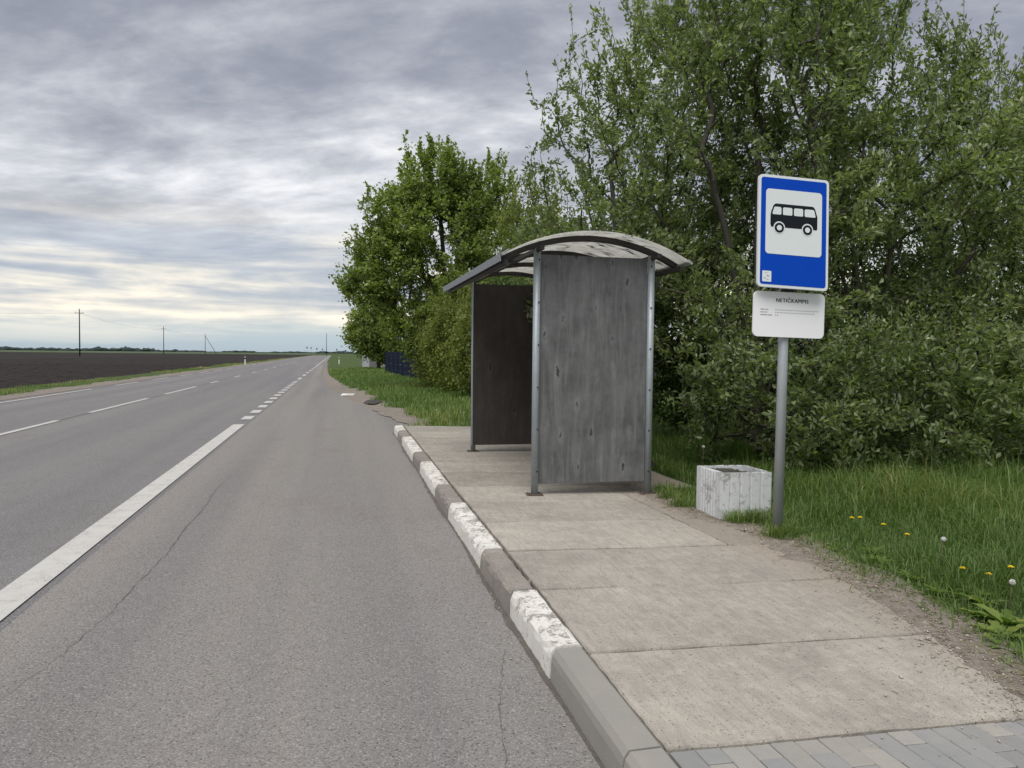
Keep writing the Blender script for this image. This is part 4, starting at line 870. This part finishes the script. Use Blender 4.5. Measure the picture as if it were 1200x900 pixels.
# dead straw lying on the dirt strip and tufts in the kerb joint
n = 2600; y = rng.uniform(2.3, 7.6, n); x = ex_(y) + rng.normal(0.02, 0.13, n); z = np.array([dz_dirt(a, b) + 0.007 for a, b in zip(x, y)])
L = rng.uniform(0.02, 0.075, n); a = rng.uniform(0, 6.28, n); dv = np.stack([np.cos(a), np.sin(a), rng.normal(0, .12, n)], 1)
tag(link('straw_litter', leaf_mesh('straw_litter', np.column_stack([x, y, z]), dv, L, L * 0.08 + 0.001, rng.random(n), np.zeros(3), 2.0, 0.05), 'straw'), 'dry straw and leaf litter on the dirt strip beside the pavement', 'litter', kind='stuff')
n = 900; y = rng.uniform(2.4, 8.2, n); x = ex_(y) + rng.normal(0.02, 0.14, n); z = np.array([dz_dirt(a, b) for a, b in zip(x, y)]); keep = vnoise(np.column_stack([x, y, 0 * x]), 5, 77) > 0.25
V, F, vv = blades(np.column_stack([x, y, z])[keep], rng.uniform(0.02, 0.06, keep.sum()), rng.uniform(0.005, 0.010, keep.sum()), rng.uniform(0.4, 1.3, keep.sum()), rng.uniform(0.3, 0.8, keep.sum()))
tag(link('sparse_tufts', fast_mesh('sparse_tufts', V, F, vv), 'grass'), 'sparse short grass tufts growing in the dirt strip', 'grass', kind='stuff')

# ------------------------------------------------------------------ single plants
def rosette(name, x, y, n, L0, label, group, up_=0.5):
    t = thing(name, (x, y, float(gz(x, y))), label, 'plant', group)
    for k in range(n):
        a = 2 * math.pi * k / n + random.uniform(-.4, .4); L = L0 * random.uniform(0.65, 1.15); wd_ = L * random.uniform(0.26, 0.36); el = random.uniform(0.3, 0.9) * up_ * 2
        V, F = [], []; ns = 6
        for j in range(ns + 1):
            u = j / ns; r_ = L * u; z = L * (el * u - 0.55 * el * u * u) + 0.01; wv = wd_ * math.sin(math.pi * min(1, 0.08 + 0.92 * u) ** 0.8) * 0.5 * (1 + 0.28 * (-1) ** j)
            V += [(r_, -wv, z + wv * .35), (r_, 0, z), (r_, wv, z + wv * .35)]
        for j in range(ns):
            b = 3 * j; F += [(b, b + 3, b + 4, b + 1), (b + 1, b + 4, b + 5, b + 2)]
        me = fast_mesh('leaf', np.array(V), np.array(F), np.full(len(V), random.uniform(0.1, 0.95)))
        o = link('leaf', me, 'weed', t); o.rotation_euler = (0, 0, a)
    return t
PG = 'leafy weeds in the near right grass'
for i, (x, y, n, L, lab) in enumerate([(3.50, 3.36, 11, 0.17, 'large dandelion leaf rosette at the pavement edge bottom right'), (3.66, 3.50, 10, 0.19, 'tall leafy weed beside the white seed head'), (3.34, 3.18, 9, 0.13, 'low leafy weed nearest the camera on the right'), (3.80, 3.80, 9, 0.15, 'leafy weed behind the tall weed at right'),
      (3.78, 4.35, 8, 0.11, 'small leafy weed midway along the grass edge'), (3.74, 5.15, 7, 0.09, 'small flat weed on the dirt before the sign'), (3.38, 7.15, 8, 0.10, 'small weed growing left of the concrete bin'), (3.46, 7.35, 8, 0.12, 'leafy weed between shelter post and bin'), (3.62, 3.62, 9, 0.13, 'leafy weed just behind the large rosette'), (3.72, 4.08, 8, 0.12, 'leafy weed left of the yellow dandelion pair'), (3.90, 3.95, 8, 0.14, 'leafy weed under the yellow dandelion pair'), (3.86, 4.75, 8, 0.11, 'leafy weed in the grass halfway to the sign'), (4.0, 5.0, 8, 0.12, 'leafy weed below the three dandelions')]):
    rosette('leafy_weed', x, y, n, L, lab, PG)
def dandelion(x, y, h, label, seed_head=False):
    z = float(gz(x, y)); t = thing('dandelion', (x, y, z), label, 'flower', 'dandelions in the grass')
    lx, ly = random.uniform(-.03, .03), random.uniform(-.03, .03)
    link('stem', tube_mesh('stem', [(0, 0, 0), (lx * .5, ly * .5, h * .6), (lx, ly, h)], 0.0022, 5), 'weed' if not seed_head else 'straw', t)
    if seed_head:
        V, F = [], []
        for k in range(130):
            d = Vector((random.gauss(0, 1), random.gauss(0, 1), random.gauss(0, 1))).normalized(); q = d.orthogonal().normalized() * 0.004; r_ = d.cross(q); c = Vector((lx, ly, h + .012)); b = len(V)
            V += [c, c + d * 0.017 + q, c + d * 0.017 - q * .5 + r_, c + d * 0.017 - q * .5 - r_]; F += [(b, b + 1, b + 2), (b, b + 2, b + 3), (b, b + 3, b + 1), (b + 1, b + 2, b + 3)]
        link('seed_head', py_mesh('seed_head', V, F), 'fluff', t)
    else:
        V, F = [], []
        for ring, (nr, rr, zz) in enumerate(((16, .021, .004), (13, .016, .009), (9, .010, .012))):
            for k in range(nr):
                a = 2 * math.pi * (k + .5 * ring) / nr; c, s_ = math.cos(a), math.sin(a); b = len(V); w_ = .0034
                V += [(lx, ly, h), (lx + c * rr * .7 - s_ * w_, ly + s_ * rr * .7 + c * w_, h + zz * .8), (lx + c * rr, ly + s_ * rr, h + zz), (lx + c * rr * .7 + s_ * w_, ly + s_ * rr * .7 - c * w_, h + zz * .8)]; F.append((b, b + 1, b + 2, b + 3))
        o = link('flower_head', py_mesh('flower_head', V, F), 'petal', t)
for x, y, h, lab in [(4.10, 5.42, 0.19, 'yellow dandelion nearest the sign post, leftmost of three'), (4.17, 5.40, 0.19, 'yellow dandelion second from the sign post'), (4.15, 5.16, 0.19, 'yellow dandelion lowest of the three right of the sign post'), (4.30, 5.02, 0.14, 'small half hidden yellow dandelion right of the three'),
      (3.98, 4.12, 0.13, 'yellow dandelion left of the pair in the near grass'), (4.05, 4.05, 0.12, 'yellow dandelion right of the pair in the near grass'), (4.28, 4.08, 0.14, 'tiny yellow dandelion farther right in the near grass'), (4.32, 3.92, 0.12, 'lowest tiny yellow dandelion near the right edge')]: dandelion(x, y, h, lab)
dandelion(3.80, 3.62, 0.20, 'white dandelion seed head above the leafy weeds', True); dandelion(4.05, 4.42, 0.24, 'small pale seed head standing behind the yellow pair', True); dandelion(4.2, 8.2, 0.42, 'tall pale seed head in the shade left of the bin', True)
# pale dots of flowers in the far verge
for x, y, lab in [(2.4, 18.3, 'pale dandelion seed head just beyond the pavement end'), (2.9, 17.2, 'pale dandelion seed head near the far shelter wall'), (2.0, 20.5, 'yellow dandelion at the dirt shoulder edge')]: dandelion(x, y, 0.17, lab, 'seed' in lab)
# bent dry stalks at right
for i, (x, y, ang, L, lab) in enumerate([(7.3, 7.1, 0.3, 1.0, 'long dry bent grass stalk at right under the willow'), (7.6, 7.0, 0.9, 0.8, 'dry grass stalk arching right beside the long one'), (7.1, 6.6, 0.0, 0.7, 'short dry grass stalk low at the right edge')]):
    z = float(gz(x, y)); pts = [(L * u * 0.75 * math.cos(ang), L * u * 0.3 * math.sin(ang), L * (u * 0.75 - 0.25 * u * u)) for u in np.linspace(0, 1, 7)]
    me = tube_mesh('dry_stalk', pts, [0.005 - 0.003 * k / 6 for k in range(7)], 5); a_ = me.attributes.new('v', 'FLOAT', 'POINT'); a_.data.foreach_set('value', np.full(len(me.vertices), 0.8, np.float32))
    tag(link('dry_stalk', me, 'straw', None, (x, y, z)), lab, 'plant', 'dry stalks')

# ------------------------------------------------------------------ things along the road
def delineator(x, y, label):
    t = thing('marker_post', (x, y, float(gz(x, y)) if y < 300 else 0), label, 'post', 'roadside marker posts')
    V = [(-.06, -.05, 0), (.06, -.05, 0), (.05, .05, 0), (-.05, .05, 0), (-.06, -.05, 0.95), (.06, -.05, 1.02), (.05, .05, 1.02), (-.05, .05, 0.95)]
    link('shaft', py_mesh('shaft', V, [(0, 1, 5, 4), (1, 2, 6, 5), (2, 3, 7, 6), (3, 0, 4, 7), (4, 5, 6, 7), (3, 2, 1, 0)]), 'pwhite', t)
    link('black_band', box_mesh('black_band', 0.128, 0.108, 0.2), 'black', t, (0, 0, 0.68))
delineator(-10.35, 97, 'white roadside marker post on the field side of the road'); delineator(0.75, 112, 'white roadside marker post on the right verge by the trees')

def wood_pole(x, y, h, label, arms=True, brace=0.0):
    t = thing('utility_pole', (x, y, -0.15), label, 'utility pole', 'utility poles along the road')
    link('shaft', tube_mesh('shaft', [(0, 0, 0), (0, 0, h)], [0.19, 0.13], 8), 'wood', t)
    if arms:
        link('cross_arm', box_mesh('cross_arm', 2.1, 0.12, 0.12), 'wood', t, (0, 0, h - 1.1))
        for dx in (-.95, .95, 0): link('insulator', tube_mesh('insulator', [(0, 0, 0), (0, 0, 0.22)], 0.07, 6), 'wire', t, (dx, 0, h - 0.98 if dx else h))
    if brace: link('brace', tube_mesh('brace', [(brace, 0, 0), (0, 0, h * 0.9)], 0.14, 7), 'wood', t)
POLES = [(-67.2, 230, 12.8, 'nearest wooden utility pole standing alone over the ploughed field', True, 0), (-80.0, 400, 13.5, 'second utility pole from the left on the horizon', True, 0), (-79.5, 520, 12.8, 'utility pole with a slanting brace on the horizon', False, 6.8), (-4.3, 486, 13.6, 'thin utility pole at the end of the road', False, 0)]
for a in POLES: wood_pole(*a)
def wire(name, a, b, sag, label):
    pts = []
    for k in range(13):
        u = k / 12; pts.append((a[0] + (b[0] - a[0]) * u, a[1] + (b[1] - a[1]) * u, a[2] + (b[2] - a[2]) * u - 4 * sag * u * (1 - u)))
    tag(link(name, tube_mesh(name, pts, 0.022, 4), 'wire'), label, 'wire', 'overhead wires')
wire('overhead_wire', (-67.2, 230, 11.6), (-150, 220, 11.2), 0.7, 'overhead wire running left from the nearest utility pole'); wire('overhead_wire', (-67.2, 230, 11.6), (-80, 400, 12.2), 1.4, 'overhead wire between first and second utility pole'); wire('overhead_wire', (-80, 400, 12.2), (-79.5, 520, 12.0), 1.0, 'overhead wire between second pole and braced pole')
for i, (x, y, h, lab) in enumerate([(-12.4, 380, 4.3, 'tiny far road sign leftmost above the crest'), (-10.6, 385, 4.2, 'tiny far road sign second from left above the crest'), (-8.3, 400, 3.9, 'tiny far road sign third from left above the crest'), (-5.5, 405, 3.7, 'tiny far road sign left of the thin pole'), (1.5, 400, 3.6, 'tiny far road sign right of the thin pole'), (5.6, 380, 3.2, 'tiny far road sign beside the right hand trees')]):
    t = thing('far_road_sign', (x, y, -0.1), lab, 'sign', 'far road signs'); link('post', tube_mesh('post', [(0, 0, 0), (0, 0, h)], 0.05, 6), 'back', t)
    pl_ = [(0.38 * math.cos(a), 0.38 * math.sin(a)) for a in np.linspace(0, 2 * math.pi, 9)[:-1]] if i % 2 else [(-.3, -.4), (.3, -.4), (.3, .4), (-.3, .4)]
    plate('sign_plate', pl_, 0.03, 'wire', t, -0.05, (0, h - 0.35))

# navy fence behind the bushes
fn = thing('navy_fence', (4.1, 50, 0.0), 'dark navy slatted metal fence beyond the bushes', 'fence')
A, Bf = Vector((4.55, 41.0, 0)), Vector((3.82, 58.5, 0)); dv = (Bf - A); Lf = dv.length; npan = 7; ang = math.atan2(dv.y, dv.x); slat_me = box_mesh('slat', Lf / npan - 0.1, 0.03, 0.40, 0.006); slat_me.materials.append(MAT['fence'])
post_me = box_mesh('fence_post', 0.08, 0.08, 1.68, 0.005); post_me.materials.append(MAT['fence'])
for k in range(npan + 1):
    q = A + dv * k / npan; o = link('fence_post', post_me, None, fn, (q.x - 4.1, q.y - 50, 0)); o.rotation_euler = (0, 0, ang)
    if k < npan:
        c = A + dv * (k + .5) / npan
        for r_ in range(4): o = link('slat', slat_me, None, fn, (c.x - 4.1, c.y - 50, 0.02 + r_ * 0.412)); o.rotation_euler = (R(0), 0, ang)
sd = thing('grey_shed', (4.6, 86, 0), 'small grey shed glimpsed past the end of the navy fence', 'building')
link('wall', box_mesh('wall', 3.0, 3.4, 1.75), 'shed', sd); V = [(-1.7, -1.9, 1.75), (1.7, -1.9, 1.75), (1.7, 1.9, 1.75), (-1.7, 1.9, 1.75), (0, -1.9, 2.5), (0, 1.9, 2.5)]
link('roof', py_mesh('roof', V, [(0, 1, 4), (2, 3, 5), (1, 2, 5, 4), (3, 0, 4, 5), (3, 2, 1, 0)]), 'shedroof', sd); link('door', box_mesh('door', 0.9, 0.06, 1.6), 'shedroof', sd, (-0.4, -1.73, 0.02))
# flat white scrap and wet drain on the shoulder
V = [(-.26, -.10), (-.05, -.16), (.22, -.09), (.28, .04), (.05, .15), (-.20, .09)]; n = len(V)
tag(link('white_scrap', py_mesh('white_scrap', [(x, y * 2.2, 0.0) for x, y in V] + [(x * .92, y * 2.1, 0.035 + 0.012 * (i % 2)) for i, (x, y) in enumerate(V)], [tuple(range(n))[::-1], tuple(range(n, 2 * n))] + [(k, (k + 1) % n, n + (k + 1) % n, n + k) for k in range(n)]), 'pwhite', None, (0.52, 29.2, 0.004)), 'flat white slab lying at the end of the bus bay', 'slab')
pts = [(0.50 * math.cos(a) * (1 + .15 * math.sin(3 * a)), 1.25 * math.sin(a) * (1 + .12 * math.cos(4 * a))) for a in np.linspace(0, 2 * math.pi, 25)[:-1]]
tag(sheet('puddle', [(1.18 + x * 0.6, 24.4 + y * 0.7) for x, y in pts], lambda x, y: float(gz(x, y)) + 0.026, 'water'), kind='structure')

# woodland along the horizon
rng = np.random.default_rng(3)
V, F = [], []; ico_v = []; 
bm = bmesh.new(); bmesh.ops.create_icosphere(bm, subdivisions=1, radius=1.0); iv = np.array([v_.co[:] for v_ in bm.verts]); fi = np.array([[v_.index for v_ in f.verts] for f in bm.faces]); bm.free()
n = 900; ang = rng.uniform(R(-36), R(14), n); dist = rng.uniform(1700, 2500, n); hgt = np.clip(5 + 4 * vnoise(np.column_stack([ang * 60, 0 * ang, 0 * ang]), 1.0, 4) + 3 * vnoise(np.column_stack([ang * 300, 0 * ang, 0 * ang]), 1.0, 6) + rng.normal(0, 1.2, n), 1.5, 14)
c = np.column_stack([np.sin(ang) * dist, np.cos(ang) * dist, hgt * 0.3])
vv = iv[None] * np.column_stack([rng.uniform(5, 16, n), rng.uniform(5, 12, n), hgt * 0.72])[:, None, :] * rng.uniform(0.75, 1.25, (n, len(iv), 1)) + c[:, None]
tag(link('far_woodland', fast_mesh('far_woodland', vv.reshape(-1, 3), (fi[None] + len(iv) * np.arange(n)[:, None, None]).reshape(-1, 3)), 'farwood'), 'dark line of far woodland along the horizon', 'woodland', kind='stuff')
